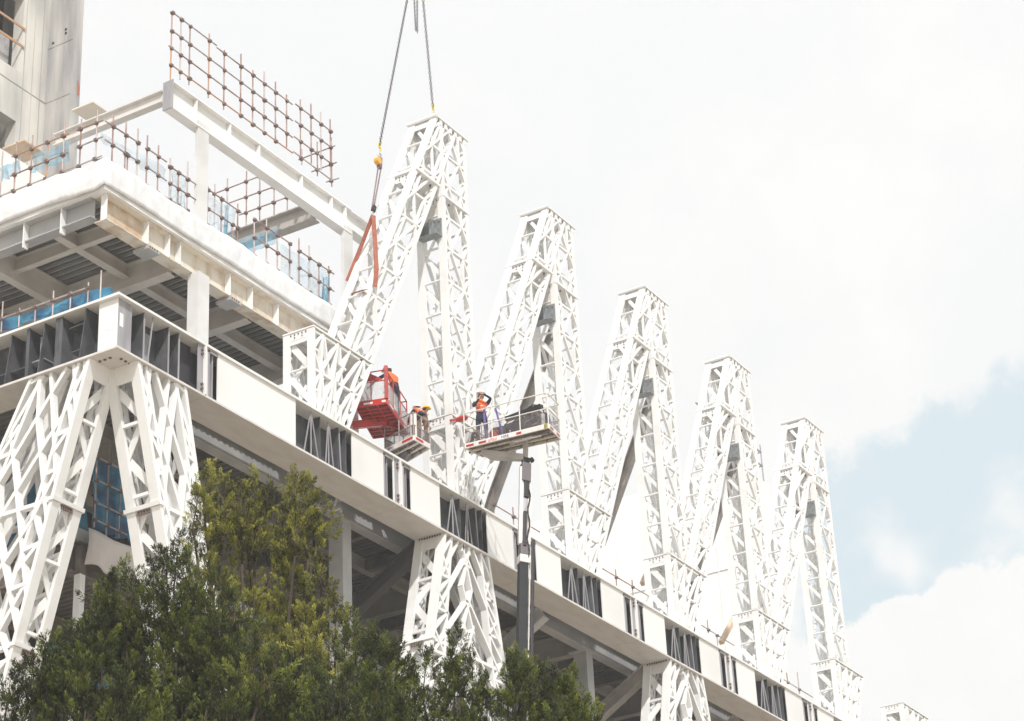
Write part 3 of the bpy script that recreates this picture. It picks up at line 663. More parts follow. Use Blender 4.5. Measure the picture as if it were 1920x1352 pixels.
# interior back walls
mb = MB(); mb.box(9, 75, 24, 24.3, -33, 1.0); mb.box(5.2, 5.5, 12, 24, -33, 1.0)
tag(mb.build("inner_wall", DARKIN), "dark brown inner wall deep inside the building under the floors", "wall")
mb = MB(); mb.box(3.0, 60, 10, 10.3, -33, -4.3); tag(mb.build('inner_wall', DARKIN), 'near-black wall added to stand for the shade below the lower floor, beside the thin white post', 'wall')  # wall added to darken the interior, its shade painted in
mb = MB(); mb.box(7, 17.5, 9.5, 9.8, -3.7, .4)
for i in range(34): mb.box(7.1+i*.31, 7.16+i*.31, 9.4, 9.49, -3.7, .4)
tag(mb.build("ribbed_wall", PRIMER), "dark ribbed inner wall seen left of the shaded column", "wall")
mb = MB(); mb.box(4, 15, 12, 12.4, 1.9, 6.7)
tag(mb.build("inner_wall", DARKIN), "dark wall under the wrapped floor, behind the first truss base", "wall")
# ------------------------------------------------------------------ roof frame
A_ = onY(323, 203, YS); B_ = onY(640, 400, YS)
zrb = 11.74; zrt = 12.86
x0 = onY(323, 203, YS)[0]
r = thing("roof_beam", "large white roof beam with web stiffeners and a stub end, carrying the tall scaffold guardrail", "beam", (9, YS, zrb))
mb = MB(); ibeam(mb, (x0, YS+.18, zrt), (15.35, YS+.18, zrt), zrt-zrb, .40, .03, .06); mb.build("beam", WHITE, r)
mb = MB(); ibeam(mb, (15.37, YS+.2, zrt-.05), (17.2, YS+.2, zrt-.05), .85, .42); mb.build("beam", WHITE, r)
mb = MB(); mb.box(x0-.04, x0-.003, YS-.04, YS+.40, zrb, zrt+.02); mb.build("end_plate", PRIMERL, r)
for x in (6.0, 7.9, 9.6, 12.2, 14.1, 15.0):
    mb = MB(); mb.box(x, x+.05, YS+.0, YS+.16, zrb+.07, zrt-.07); mb.build("stiffener", WHITE, r)
mb = MB(); ibeam(mb, (13.9, YS+.6, zrt-.25), (13.9, 14, zrt-.25), .75, .45); 
tag(mb.build("cross_beam", BEIGE), "beige cross beam running back from the roof beam joint, behind the rear scaffold", "beam")
mb = MB(); ibeam(mb, (4.75, YS+.45, zrt-.25), (4.75, 7.3, zrt-.25), .5, .3)
tag(mb.build("cross_beam", CREAM), "cream cross beam running back left from the near end of the roof beam", "beam")
mb = MB(); mb.box(8.0, 8.4, 9.5, 14, 11.9, 12.3)
tag(mb.build("cross_beam", CREAM), "short pale beam end hanging in the sky behind the white column", "beam")
# ------------------------------------------------------------------ plastic wrap on the slab edge
def wrap():
    mb = MB(); n = 120; m = 6
    pts = []
    L = [(cx-.04, 26.0), (cx-.04, YS-.04), (32.0, YS-.04)]
    path = [(cx-.04, 26-i*(24.04/60)) for i in range(60)] + [(cx-.04+i*.3, YS-.04) for i in range(47)]
    G = []
    for i, (x, y) in enumerate(path):
        onleft = i < 60
        h = .98 + .02*math.sin(i*.7)+.03*math.sin(i*.23+1) ; row = []
        lo = cz+.14+(.05*math.sin(i*.5)+.09*(math.sin(i*.19)) if onleft else .015*math.sin(i*.4))
        for j in range(m+1):
            t = j/m; bul = (.03+.02*math.sin(t*math.pi)+.10*random.random()**2) * (1 if onleft else .45)
            dx, dy = (-bul, 0) if onleft else (0, -bul)
            if not onleft and i < 63: dx = -.05; 
            row.append(Vector((x+dx, y+dy, lo+(h)*t)))
        row.append(row[-1]+Vector((.5 if onleft else 0, .0 if onleft else .5, .04)))
        G.append(row)
    for a, b in zip(G[:-1], G[1:]):
        for j in range(len(a)-1):
            mb.face([a[j], b[j], b[j+1], a[j+1]])
    o = mb.build("plastic_sheet", PLASTIC, smooth=True)
    weld(o); sd = o.modifiers.new('thick', 'SOLIDIFY'); sd.thickness = .02
    return tag(o, "crumpled white plastic sheeting wrapped round the edge of the upper floor", "plastic sheet")
wrap()
# ------------------------------------------------------------------ scaffolds
def scaffold(label, plane, c, poles, rails, group="scaffold guardrails", mats=(TUBE, TUBEG, TUBE), thick=.027, railmat=None):
    P = (lambda u, v: onY(u, v, c)) if plane == 'Y' else (lambda u, v: onX(u, v, c))
    ax = 0 if plane == 'Y' else 1
    pl = []
    for (u, t, b) in poles:
        a = P(u, t); m = P(u, b); q = (a[ax]+m[ax])/2; a[ax] = q; m[ax] = q; pl.append((a, m))
    mid = np.mean([m for a, m in pl], axis=0)
    r = thing("scaffold_guardrail", label, "scaffold", mid, group)
    off = np.zeros(3); off[1 if plane == 'Y' else 0] = -.055
    rl = []
    for (u0, v0, u1, v1) in rails:
        a = P(u0, v0); b = P(u1, v1); z = (a[2]+b[2])/2; tilt = random.uniform(-.02, .02)
        a[2] = z+tilt; b[2] = z-tilt; rl.append((a, b))
        mb = MB(); mb.tube(a+off, b+off, thick, 7); mb.build("rail", railmat or random.choice(mats), r)
    for (a, m) in pl:
        mb = MB(); mb.tube(m, a, thick, 7); po = mb.build("pole", random.choice(mats), r)
        for (p, q) in rl:
            lo, hi = min(p[ax], q[ax]), max(p[ax], q[ax])
            if lo-.1 <= a[ax] <= hi+.1:
                t = (a[ax]-p[ax])/(q[ax]-p[ax]); z = p[2]+(q[2]-p[2])*t
                if m[2]-.1 < z < a[2]+.1:
                    mb = MB(); k = a+off*.5; h1 = .045+.02*random.random(); h2 = .05+.02*random.random()
                    mb.hexa([(k[0]-h1,k[1]-h1,z-.05),(k[0]+h1,k[1]-h1,z-.05),(k[0]+h1,k[1]+h1,z-.05),(k[0]-h1,k[1]+h1,z-.05),(k[0]-h2,k[1]-h2,z+.05),(k[0]+h2,k[1]-h2,z+.05),(k[0]+h2,k[1]+h2,z+.05),(k[0]-h2,k[1]+h2,z+.05)])
                    w = np.zeros(3); w[ax] = .10; w[2] = random.uniform(-.03,.03); c_ = k+np.array([0,0,z-k[2]]); mb.tube(c_-w, c_+w, .02, 6)
                    mb.build("clamp", CLAMP, po)
    return r
YF = YS+.12
scaffold("rusty guardrail section at the very corner of the wrapped floor, right-hand side", 'Y', YF, [(211,212,324),(235,226,335),(257.3,240,347),(238.5,296,328)], [(195.5,229.6,260.6,269.5),(193.8,263.8,259.7,304.5),(193,298,257.3,337.9)])
scaffold("short guardrail section with two poles, second from the corner along the wrapped floor", 'Y', YF, [(275,253,363),(296,272,374)], [(272,277.6,310,305),(271,312.6,310,340),(269.5,346,310,373)])
scaffold("guardrail section with pale netting, just left of the white column on the wrapped floor", 'Y', YF, [(318.3,296,387),(333.8,319,400),(351,303,410)], [(313.4,310,370,351),(313.4,340,369.6,381),(311.8,373.7,352.5,396)])
scaffold("guardrail section hung with blue net, just right of the white column", 'Y', YF, [(389,349,425),(415,368,446),(445.4,382,471),(435,427,462)], [(389.8,357.8,450,399.3),(388,392.8,450,431.8),(387.3,423.7,450,464.4)])
scaffold("guardrail section with four poles in front of the pale blue beam", 'Y', YF, [(476.5,407,489),(499.6,411.5,504),(520,440,517),(543.2,456,531)], [(472.8,410.7,543.2,457.9),(472.8,443.2,543.2,492),(471,475.8,543.2,526)])
scaffold("last guardrail section on the wrapped floor, beside the leaning leg of the first tower", 'Y', YF, [(560.6,446.7,542.7),(580,461,555),(598,491.5,566.3),(616.7,499.6,577.7)], [(556.5,468.7,624,515.9),(557.3,501.2,624,546.8),(558,534.6,624,577.7)])
XL = cx+.12
scaffold("two-pole guardrail at the very corner of the wrapped floor, left-hand side", 'X', XL, [(180.6,207.7,316.7),(150.5,224,329)], [(195.3,228,146.5,244.3),(194.5,259.7,144.8,276.8),(192.8,296.3,143,312)])
scaffold("long guardrail in front of the concrete tower, on the left side of the wrapped floor", 'X', XL, [(118.8,228.8,340),(88,268.7,347.6),(58.6,255,360.6),(28.5,268,373),(2,285,382)], [(131.8,253,24.4,294),(130,287.4,21,331),(143,312,0,372)], mats=(TUBE, TUBEG, TUBEO))
YR = YS+.15
scaffold("tall grid of scaffold tubes on the left half of the roof beam, against white sky", 'Y', YR, [(321,26,150),(338.6,31,150),(355.3,49,160),(391.5,62.7,184),(420,94,206),(451.3,101,222),(473.8,131.8,238),(495.3,134,250),(516.4,153.8,262),(537.3,178,276)],
         [(319,24,404,85),(404,90,546,197),(318,58.6,546.4,225.4),(313.8,88.7,546.7,257),(315.5,121,546.7,287.3)], mats=(TUBE, TUBEG, TUBEO, TUBE))
scaffold("tall grid of scaffold tubes on the right end of the roof beam, four poles", 'Y', YR, [(563.3,187,293),(583.3,195,306),(601.7,210.8,318),(619.5,224.6,334)],
         [(551.6,194.5,619,249),(550.8,225.4,620,280),(549,256.4,620,309),(547.5,286.5,620,337.7)], mats=(TUBE, TUBEG))
scaffold("short return guardrail turning the corner at the right end of the roof beam", 'X', 14.75, [(565.8,280,309),(595,266,330),(621.6,258,350)], [(561.4,300.3,629.7,275),(585.8,323,633,306),(613.4,343.4,637,334.5)], mats=(TUBE, TUBEG))
scaffold("rusty red rear guardrail seen under the roof beam, behind the blue netting", 'X', 14.2, [(402.3,345.6,430),(425.9,335,445),(462,321,432),(487,326,436),(514,344,424),(538.7,361,414),(566.3,380,404)],
         [(404.4,365,492.3,329.3),(430.4,383.8,520.8,348),(450,404,548.4,368.4),(484,422.9,577.7,388.7)], mats=(TUBE, TUBE, TUBEG), railmat=TUBE)
scaffold("low guardrail with dark blue net along the left top of the corner girder", 'X', .9, [(4,566,622),(36,578,613),(66,572,606),(99.5,546,595),(132,547,583),(165,530,572),(189,508,560)], [(0,606,165,535)], mats=(TUBEG,))
scaffold("dim tubes behind the corner legs in front of the bright blue netting", 'Y', 4.0, [(202,832,1010),(179,862,990),(224,905,1010)], [(176,860,232,880),(176,900,232,925),(178,948,236,965),(178,980,236,1000)], mats=(TUBEG,))
for i, (pp, rr, l) in enumerate((([(925.5,918,968),(962.5,952,990)], [(912,938,1010,1000)], "thin handrail on the girder, left of the boom"),
        ([(1155,1068,1098),(1186,1088,1118)], [(1128,1068,1215,1118)], "thin handrail on the girder between the third and fourth truss bases"),
        ([(1327,1163,1186),(1345,1190,1215)], [(1313,1167,1375,1217)], "thin rusty handrail on the girder between the fourth and fifth truss bases"),
        ([(1497,1262,1300),(1476,1262,1282)], [(1468,1275,1522,1308)], "faint handrail on the girder left of the farthest truss base"))):
    scaffold(l, 'Y', 1.2, pp, rr, "handrails along the top of the girder")
# nets
def net(label, plane, c, quads, m, wav=.06, cat="netting", name="debris_net", group="blue debris nets"):
    mb = MB(); P = (lambda u, v: onY(u, v, c)) if plane == 'Y' else (lambda u, v: onX(u, v, c))
    nrm = Vector((0,-1,0)) if plane == 'Y' else Vector((-1,0,0))
    for q in quads:
        p = [tv(P(*x)) for x in q]; n = 14; k = 6; G = []
        for i in range(n+1):
            s = i/n; a = p[0].lerp(p[1], s); b = p[3].lerp(p[2], s); row = []
            for j in range(k+1):
                t = j/k; row.append(a.lerp(b, t)+nrm*(wav*math.sin(s*23+t*2)*(.4+t)+wav*.6*math.sin(t*5+s*9))+Vector((0,0,-.06*math.sin(s*math.pi*2)*(1-t))))
            G.append(row)
        for a, b in zip(G[:-1], G[1:]):
            for j in range(k): mb.face([a[j], b[j], b[j+1], a[j+1]])
    return tag(weld(mb.build(name, m, smooth=True)), label, cat, group)
net("dark blue net behind the low guardrail on the corner girder, far left", 'X', 1.05, [[(0,600),(208,538),(212,556),(0,622)]], BLUED)
net("bright blue net between the two corner legs", 'Y', 4.3, [[(170,855),(250,890),(250,1015),(170,992)]], BLUED, wav=.1)
net("blue net showing through the left corner leg", 'Y', 6.5, [[(0,905),(165,860),(165,1010),(0,1030)]], BLUED)
net("blue net low behind the thin white post, at the left of the trees", 'Y', 6, [[(95,1200),(230,1205),(240,1290),(70,1290)]], BLUED)
net("pale blue net sheet behind the corner guardrail of the wrapped floor", 'Y', YF+.35, [[(186,245),(312,318),(312,345),(186,262)]], NETL)
net("pale blue net across the long left guardrail", 'X', XL+.5, [[(132,262),(60,295),(60,325),(132,300)]], NET)
net("scrap of blue net at the far left end of the long guardrail", 'X', XL+.5, [[(40,295),(0,318),(0,340),(40,322)]], NET)
net("pale net on the guardrail just left of the white column", 'Y', YF+.12, [[(319,312),(350,335),(350,405),(319,380)]], NETL)
net("blue net bunched on the guardrail right of the white column", 'Y', YF+.12, [[(390,362),(443,398),(443,462),(390,425)]], NETL)
net("knotted dark blue strand of net hanging in front of the guardrail", 'Y', YF+.05, [[(421,383),(430,388),(425,456),(420,450)]], NET, wav=.03)
net("white netting strung along the far half of the wrapped floor", 'Y', YF+.3, [[(524,455),(620,512),(620,575),(524,520)]], NETL)
net("narrow blue net gathered at the last guardrail pole", 'Y', YF+.02, [[(602,516),(616,524),(616,575),(608,572)]], NET)
net("sheet of pale blue net lying over the cross beam", 'X', 13.5, [[(590,430),(448,468),(444,478),(586,448)]], NET, name="net_sheet") if False else None
net("light blue cover wrapped round the far end of the cross beam", 'X', 13.62, [[(521,425),(447,452),(447,482),(521,455)]], NET, wav=.03)
# cloth on lower slab
def cloth(label, pts, y, m, name="tarp"):
    mb = MB(); p = [tv(onY(u, v, y)) for u, v in pts]; n = 12; k = 8; G = []
    for i in range(n+1):
        s = i/n; row = []
        for j in range(k+1):
            t = j/k; q = p[0].lerp(p[1], s).lerp(p[3].lerp(p[2], s), t); q += Vector((0, -.10*math.sin(s*11)*(.3+t)-.06*math.sin(t*4+s*5), -.10*math.sin(s*math.pi)*(1-t)+.07*math.sin(s*9)*t)); row.append(q)
        G.append(row)
    for a, b in zip(G[:-1], G[1:]):
        for j in range(k): mb.face([a[j], b[j], b[j+1], a[j+1]])
    o = weld(mb.build(name, m, smooth=True)); s = o.modifiers.new('s', 'SOLIDIFY'); s.thickness = .02
    return tag(o, label, "tarp")
cloth("pale tarp draped over the lower floor edge between the corner legs", [(166,990),(268,1030),(272,1098),(160,1058)], 3.8, CLOTH)
cloth("scrap of white cloth hanging under the girder, above the tree top", [(627,925),(645,936),(632,958),(626,950)], 2.0, PLASTIC)
# ------------------------------------------------------------------ concrete tower
r = thing("concrete_tower", "tall raw concrete lift tower with window openings, top left corner", "concrete tower", (17, 23, -33))
TZ = 60
ox = onY(92, 60, 21.5)[0]
mb = MB()
W1 = [(onY(45, 20, 21.5)[0], 29.2), ]
xw0 = 4.0; xw1 = onY(42, 75, 21.5)[0]
z1t = onY(42, -8, 21.5)[2]; z1b = onY(37, 135, 21.5)[2]; xw2 = onY(29, 240, 21.5)[0]; z2t = onY(29, 227, 21.5)[2]; z2b = z2t-3.4
def wallx(mb, x0, x1, y0, y1, z0, z1): mb.box(x0, x1, y0, y1, z0, z1)
wallx(mb, xw1, ox, 21.5, 22.1, z2t, TZ); wallx(mb, xw2, ox, 21.5, 22.1, -33, z2t)
wallx(mb, xw0-6, xw1, 21.5, 22.1, z1t, TZ); wallx(mb, xw0-6, xw1, 21.5, 22.1, z2t, z1b); wallx(mb, xw0-6, xw2, 21.5, 22.1, -33, z2b)
mb.build("front_wall", CONC, r)
mb = MB(); mb.box(ox, onY(158, 0, 20)[0], 20.0, 26, -33, TZ); mb.build("pier", CONCD, r)
mb = MB(); mb.box(xw0-6, ox, 24.5, 24.8, -33, TZ); mb.build("rear_wall", DARKIN, r)  # dark colour stands for the shade behind the window openings
pz = [onY(u, v, 20) for u, v in ((144,178),(148.5,178),(149.5,166),(147,155),(144.5,151),(145,165))]
mb = MB(); mb.prism([(p[0], 19.985, p[2]) for p in pz], (0, .012, 0))
mb.build("rust_patch", mat("rust_patch_paint", (0.42, 0.14, 0.09), .8), r)
mb = MB()
for (u, v) in ((124, 55), (124, 62), (100, 81)): p = onX(u, v, ox); mb.tube(p, p-np.array([.03,0,0]), .06, 8)
mb.build("tie_hole", BLACK, r)
for z in (z1t-1.75, z1t-2.75):
    mb = MB(); mb.box(xw0-6, xw1+.1, 21.44, 21.49, z-.06, z+.06); mb.build("window_rail", TUBEO, r)
mb = MB(); mb.box(xw0-6, xw1, 22.3, 22.32, z1b, z1t-1.9); mb.build("window_mesh", WIRE, r)
mb = MB()
for z in range(-30, 60, 3): mb.box(xw0-6, ox-.01, 21.480, 21.499, z, z+.05) if not (z1b < z < z1t or z2b < z < z2t) else None; mb.box(ox-.02, ox-.002, 20.0, 21.47, z, z+.05)
for x in (xw1+.18, xw1+.75, xw1+1.3): mb.box(x, x+.035, 21.483, 21.499, -33, TZ)
for y in (20.5, 21.0): mb.box(ox-.018, ox-.003, y, y+.03, -33, TZ)
mb.build("pour_joint", CONCD, r)
# ledges seen over the rail
for i, (u, v, l) in enumerate(((163, 213, "pale plywood sheet jutting out above the corner guardrail"), (35, 285, "pale plywood sheet jutting out in front of the concrete tower"))):
    p = onY(u, v, 8); mb = MB(); mb.box(p[0]-.6, p[0]+.5, 7.2, 8.2, p[2]-.12, p[2]-.06)
    tag(mb.build("plywood_sheet", TIMBER if i else mat("ply", (.72,.65,.56), .7)), l, "plywood")
mb = MB(); mb.box(-2, 8.2, 9, 9.3, 7.2, 12.2); tag(mb.build("parapet_wall", HOARD), "white parapet boarding behind the left guardrail", "wall")
# ------------------------------------------------------------------ pale building behind the towers, to the right
r = thing("rear_building", "overexposed pale sheeted building behind the right-hand towers, with a small roof guardrail", "building", (55, 30, 1.4))
pc = onY(1390, 871, 9); pe = onY(1442, 910, 9); RX = pc[0]; RZ = pe[2]
mb = MB(); mb.box(RX, pe[0], 9, 75, 1.4, RZ); mb.build("wall", HOARD, r)
mb = MB()
for i in range(20): mb.box(RX-.05, RX-.003, 11+i*3.2, 11.06+i*3.2, 1.5, RZ)
for zz in (RZ*.45, RZ*.72): mb.box(RX-.06, RX-.004, 9.1, 75, zz, zz+.06)
mb.build("batten", HOARD, r)
mb = MB()
for dz in (1.1, 2.0): mb.tube((pe[0]-9, 9.1, RZ+dz), (pe[0]-.5, 9.1, RZ+dz), .06, 6); mb.tube((pe[0]-.5, 9.1, RZ+dz), (pe[0]-.5, 14, RZ+dz), .04, 6)
for dx in (.5, 4, 8): mb.tube((pe[0]-dx, 9.1, RZ), (pe[0]-dx, 9.1, RZ+2.5), .04, 6)
mb.build("roof_guardrail", PRIMERL, r)
for i, (u0, v0, u1, v1) in enumerate(((1205,1095,1218,1065), (1352,1205,1372,1168))):
    a = onY(u0, v0, 5); b = onY(u1, v1, 5); mb = MB(); mb.bar(a, tv(a)+(tv(b)-tv(a))*1.5, .22, .22)
    tag(mb.build("raking_timber", TIMBER), ["pale timber rake behind the fourth truss base", "pale timber rake behind the fifth truss base"][i], "timber prop")
# ------------------------------------------------------------------ crane chains, hoist, slings
def chain(label, a, b, pitch=.135, r=.017, R=.046, m=CHAIN, name="lifting_chain", cat="chain", group="crane chains", extra=()):
    mb = MB(); a = tv(a); b = tv(b); n = int((b-a).length/pitch); t = (b-a).normalized()
    s = t.cross(Vector((.3,1,0))).normalized(); u = t.cross(s)
    for i in range(n+1):
        ax = (s*.75+u*.66) if i % 2 else (u*.75-s*.66); mb.ring(a+t*pitch*i, R, r, ax, t, el=1.95, k=8, kk=4)
    return tag(mb.build(name, m, smooth=True), label, cat, group)
hk = onY(712, 287, .6); tp = onY(765, -10, .6)
chain("long left crane chain running down to the hoist beside the first tower", hk+np.array([0,0,.35]), onY(766, -14, .6))
ap = onY(812, 212, .1)
chain("right crane chain hooked to the top of the first tower", ap+np.array([0,0,.28]), onY(792, -14, .6))
for dx, l in ((-3, "left strand of the short spare chain hanging between the two crane chains"), (3, "right strand of the short spare chain hanging between the two crane chains")):
    chain(l, onY(781+dx*.5, 60-abs(dx-3)*.6, .6), onY(779+dx, -14, .6), pitch=.10, R=.03)
def hook(p, label, s=1.0):
    mb = MB(); p = tv(p); mb.ring(p+Vector((0,0,.20*s)), .07*s, .022*s, (0,1,0), (0,0,1), el=1.3)
    mb.tube(p+Vector((0,0,.14*s)), p+Vector((0,0,.02*s)), .03*s, 7)
    pts = [p+Vector((.09*s*math.sin(a), 0, -.07*s-.09*s*math.cos(a)+.09*s-.0)) for a in [x*.5 for x in range(0, 9)]]
    mb.path(pts, .026*s, 6); return tag(mb.build("crane_hook", YEL, smooth=True), label, "hook", "yellow chain hooks")
hook(ap+np.array([0,0,.12]), "yellow hook at the top corner of the first tower")
hook(hk+np.array([0,0,.18]), "yellow hook above the lever hoist")
bt = onY(700, 402, .6)
r = thing("chain_hoist", "amber chain hoist with a bundle of violet-grey chains above the orange slings", "hoist", bt)
mb = MB(); mb.ring(hk-np.array([0,0,.12]), .11, .03, (0,1,0), (0,0,1)); mb.build("shackle", CHROME, r, smooth=True)
mb = MB(); a = tv(hk)-Vector((0,0,.2)); mb.bar(a, a+Vector((-.05,0,-.5)), .20, .14); mb.build("body", CHAINP, r, bevel=.02)
mb = MB(); c = a+Vector((-.22,-.05,-.28)); mb.tube(c-Vector((0,.1,0)), c+Vector((0,.1,0)), .15, 14); mb.build("hand_wheel_cover", AMBER, r, bevel=.02)
for i, (dx, dx2) in enumerate(((-.16,-.07),(-.07,-.02),(.03,.03),(.10,.07))):
    o = chain("", tv(bt)+Vector((dx2,0,.35)), a+Vector((dx,(.04 if i%2 else -.04),-.45)), pitch=.075, R=.024, r=.009, m=CHAINP, name="hoist_chain")
    for k in ('label','category','group'):
        if k in o: del o[k]
    for v in o.data.vertices: v.co -= r.location
    o.parent = r
mb = MB(); q = tv(bt)+Vector((.03,0,.28)); mb.bar(q+Vector((.05,0,.12)), q+Vector((-.04,0,-.16)), .17, .13); mb.build("lower_block", BLACK, r, bevel=.02)
mb = MB(); mb.ring(tv(bt)+Vector((-.02,0,.02)), .08, .025, (0,1,0), (0,0,1), el=1.2); mb.build("lower_hook", CHROME, r, smooth=True)
r = thing("lifting_sling", "terracotta webbing sling forked over the leaning leg of the first tower", "sling", bt)
def strap(pts, w, nm="strap"):
    mb = MB()
    for a, b in zip(pts[:-1], pts[1:]): mb.bar(a, b, w, .025, (-.6,-.8,-.1))
    mb.build(nm, SLING, r)
strap([onY(700,404,.55), onY(703,450,.3), onY(706,505,-.06), onY(703,537,-.09)], .17)
strap([onY(699,404,.6), onY(681,452,1.0), onY(665,492,1.3), onY(651,527,1.38)], .15)
p1 = onY(652,553,1.40); p2 = onY(685,543,.04); strap([p1, p2], .20, "wrap_strap")
# ------------------------------------------------------------------ people
def skinned(name, J, E_, mats, regions, root, sub=2, root_i=0):
    me = bpy.data.meshes.new(name); me.from_pydata([tuple(j[0]) for j in J], E_, [])
    o = bpy.data.objects.new(name, me); COL.objects.link(o)
    sk = o.modifiers.new('skin', 'SKIN'); sk.use_smooth_shade = True
    for i, j in enumerate(J): me.skin_vertices[0].data[i].radius = (j[1], j[2] if len(j) > 2 else j[1])
    me.skin_vertices[0].data[root_i].use_root = True
    s = o.modifiers.new('sub', 'SUBSURF'); s.levels = sub; s.render_levels = sub
    dg = bpy.context.evaluated_depsgraph_get(); dg.update(); m2 = bpy.data.meshes.new_from_object(o.evaluated_get(dg))
    m2.materials.clear()
    for m in mats: m2.materials.append(m)
    segs = [(Vector(J[a][0]), Vector(J[b][0]), regions[k]) for k, (a, b) in enumerate(E_)]
    for p in m2.polygons:
        c = p.center; best = (1e9, 0)
        for a, b, rg in segs:
            ab = b-a; t = max(0, min(1, (c-a).dot(ab)/max(ab.length_squared, 1e-9))); d = (c-(a+ab*t)).length
            if d < best[0]: best = (d, rg)
        p.material_index = best[1]; p.use_smooth = True
    bpy.data.objects.remove(o); o = bpy.data.objects.new(name, m2); COL.objects.link(o)
    if root is not None:
        o.parent = root
    return o
def person(label, pos, yaw, pose, hat=HAT, shirt=HIVIS, sleeve=NAVY, legs=KHAKI, shorts=None, s=1.0, vest=True):
    """local frame: x right, -y forward, z up; placed with feet at pos"""
    r = thing("person", label, "person", pos, "workers in the work baskets"); r.rotation_euler.z = yaw; r.scale = (1, 1, 1)
    P = {k: Vector(v)*s for k, v in pose.items()}
    J = [(P['pel'],.155*s,.115*s),(P['waist'],.14*s,.105*s),(P['chest'],.175*s,.12*s),(P['neck'],.062*s),(P['head'],.085*s,.10*s),(P['crown'],.085*s,.098*s)]
    E_ = [(0,1),(1,2),(2,3),(3,4),(4,5)]; R_ = [3,1,1,0,0]
    for sd in ('l','r'):
        i = len(J); J += [(P['sh'+sd],.072*s),(P['el'+sd],.048*s),(P['wr'+sd],.034*s),(P['ha'+sd],.040*s,.022*s)]
        E_ += [(2,i),(i,i+1),(i+1,i+2),(i+2,i+3)]; R_ += [1,2,2,0]
        h = P['ha'+sd]; d = (h-P['wr'+sd]).normalized(); sx = d.cross(Vector((0,0,1))).normalized() if abs(d.z) < .9 else Vector((1,0,0)); dn = d.cross(sx)
        for q in range(4):
            k = len(J); o = sx*(q-1.5)*.020*s; L = (.034,.040,.037,.029)[q]*s
            J += [(h+o+d*.02*s, .0095*s),(h+o+d*(.02*s+L), .0085*s),(h+o+d*(.02*s+L*1.7)+dn*.018*s, .0075*s)]
            E_ += [(i+3,k),(k,k+1),(k+1,k+2)]; R_ += [0,0,0]
        k = len(J); J += [(h-d*.01*s+sx*.045*s,.010*s),(h+d*.02*s+sx*.062*s,.009*s)]; E_ += [(i+3,k),(k,k+1)]; R_ += [0,0]
        i = len(J); J += [(P['hp'+sd],.095*s),(P['kn'+sd],.062*s),(P['an'+sd],.045*s),(P['to'+sd],.045*s,.035*s)]
        E_ += [(0,i),(i,i+1),(i+1,i+2),(i+2,i+3)]; R_ += [3,3 if shorts else 4,4,5]
    body = skinned("body", J, E_, [SKIN, shirt, sleeve, shorts or legs, legs, BLACK], R_, r)
    hd = (P['crown']-P['head']).normalized(); hc = P['head'].lerp(P['crown'], .5)
    org = Vector(r.location)
    def add(mb, nm, m, sm=True):
        o = mb.build(nm, m, None, smooth=sm); o.parent = r; return o
    mb = MB(); mb.ball(hc+hd*.055*s, .135*s, .155*s, .125*s, 14, 8, zmin=-.05)
    f = Vector(pose.get('face', (0,-1,-.1))).normalized()
    mb.ball(hc+hd*.055*s+f*.09*s, .12*s, .12*s, .016*s, 12, 4); add(mb, "hard_hat", hat)
    mb = MB(); mb.ball(hc-f*.03*s-hd*.02*s, .098*s, .10*s, .11*s, 10, 6); add(mb, "hair", HAIR)
    mb = MB(); mb.ball(hc+f*.098*s-hd*.03*s, .014*s, .018*s, .022*s, 6, 4)   # nose
    add(mb, "nose", SKIN)
    mb = MB()
    for q in (-1, 1):
        e = hc+f*.092*s+hd*.01*s+f.cross(hd)*q*.033*s; mb.ball(e, .011*s, .011*s, .009*s, 6, 4)
    mb.ball(hc+f*.088*s-hd*.075*s, .024*s, .012*s, .007*s, 6, 4); add(mb, "eyes_and_mouth", HAIR)
    if vest:
        mb = MB(); c = P['chest']; w = P['waist']; ax = (c-w).normalized(); fy = f - ax*f.dot(ax); fy.normalize()
        for h in (.02, .16):
            mb.ring(w+ax*h*s, .165*s, .018*s, ax, fy, k=12, kk=5)
        add(mb, "reflective_band", CHROME)
    return r
stand = dict(pel=(0,0,.95), waist=(0,0,1.12), chest=(0,-.02,1.36), neck=(0,-.02,1.53), head=(0,-.04,1.62), crown=(0,-.05,1.72),
    shl=(-.21,-.01,1.43), ell=(-.27,-.20,1.22), wrl=(-.13,-.34,1.40), hal=(-.09,-.33,1.48),
    shr=(.21,-.01,1.43), elr=(.27,-.24,1.50), wrr=(.03,-.31,1.61), har=(-.05,-.29,1.63),
    hpl=(-.11,0,.90), knl=(-.12,-.02,.50), anl=(-.13,.02,.09), tol=(-.14,-.14,.045), hpr=(.11,0,.90), knr=(.13,-.02,.50), anr=(.14,.02,.09), tor=(.16,-.14,.045), face=(-.2,-1,-.05))
bend = dict(stand); bend.update(pel=(0,.05,.95), waist=(0,-.03,1.12), chest=(-.02,-.22,1.30), neck=(-.04,-.34,1.42), head=(-.05,-.42,1.47), crown=(-.05,-.47,1.56),
    shl=(-.20,-.22,1.34), ell=(-.36,-.42,1.18), wrl=(-.52,-.58,1.06), hal=(-.58,-.64,1.02), shr=(.18,-.20,1.34), elr=(.26,-.40,1.14), wrr=(.18,-.62,1.08), har=(.14,-.70,1.06), face=(0,-.9,-.5))
lean = dict(stand); lean.update(chest=(.0,-.10,1.36), neck=(.02,-.17,1.51), head=(.02,-.22,1.58), crown=(.02,-.26,1.68), shr=(.20,-.10,1.42), elr=(.36,-.34,1.28), wrr=(.42,-.58,1.12), har=(.43,-.66,1.08), shl=(-.20,-.10,1.42), ell=(-.26,-.20,1.15), wrl=(-.18,-.42,1.08), hal=(-.15,-.50,1.07), face=(.2,-.9,-.4))
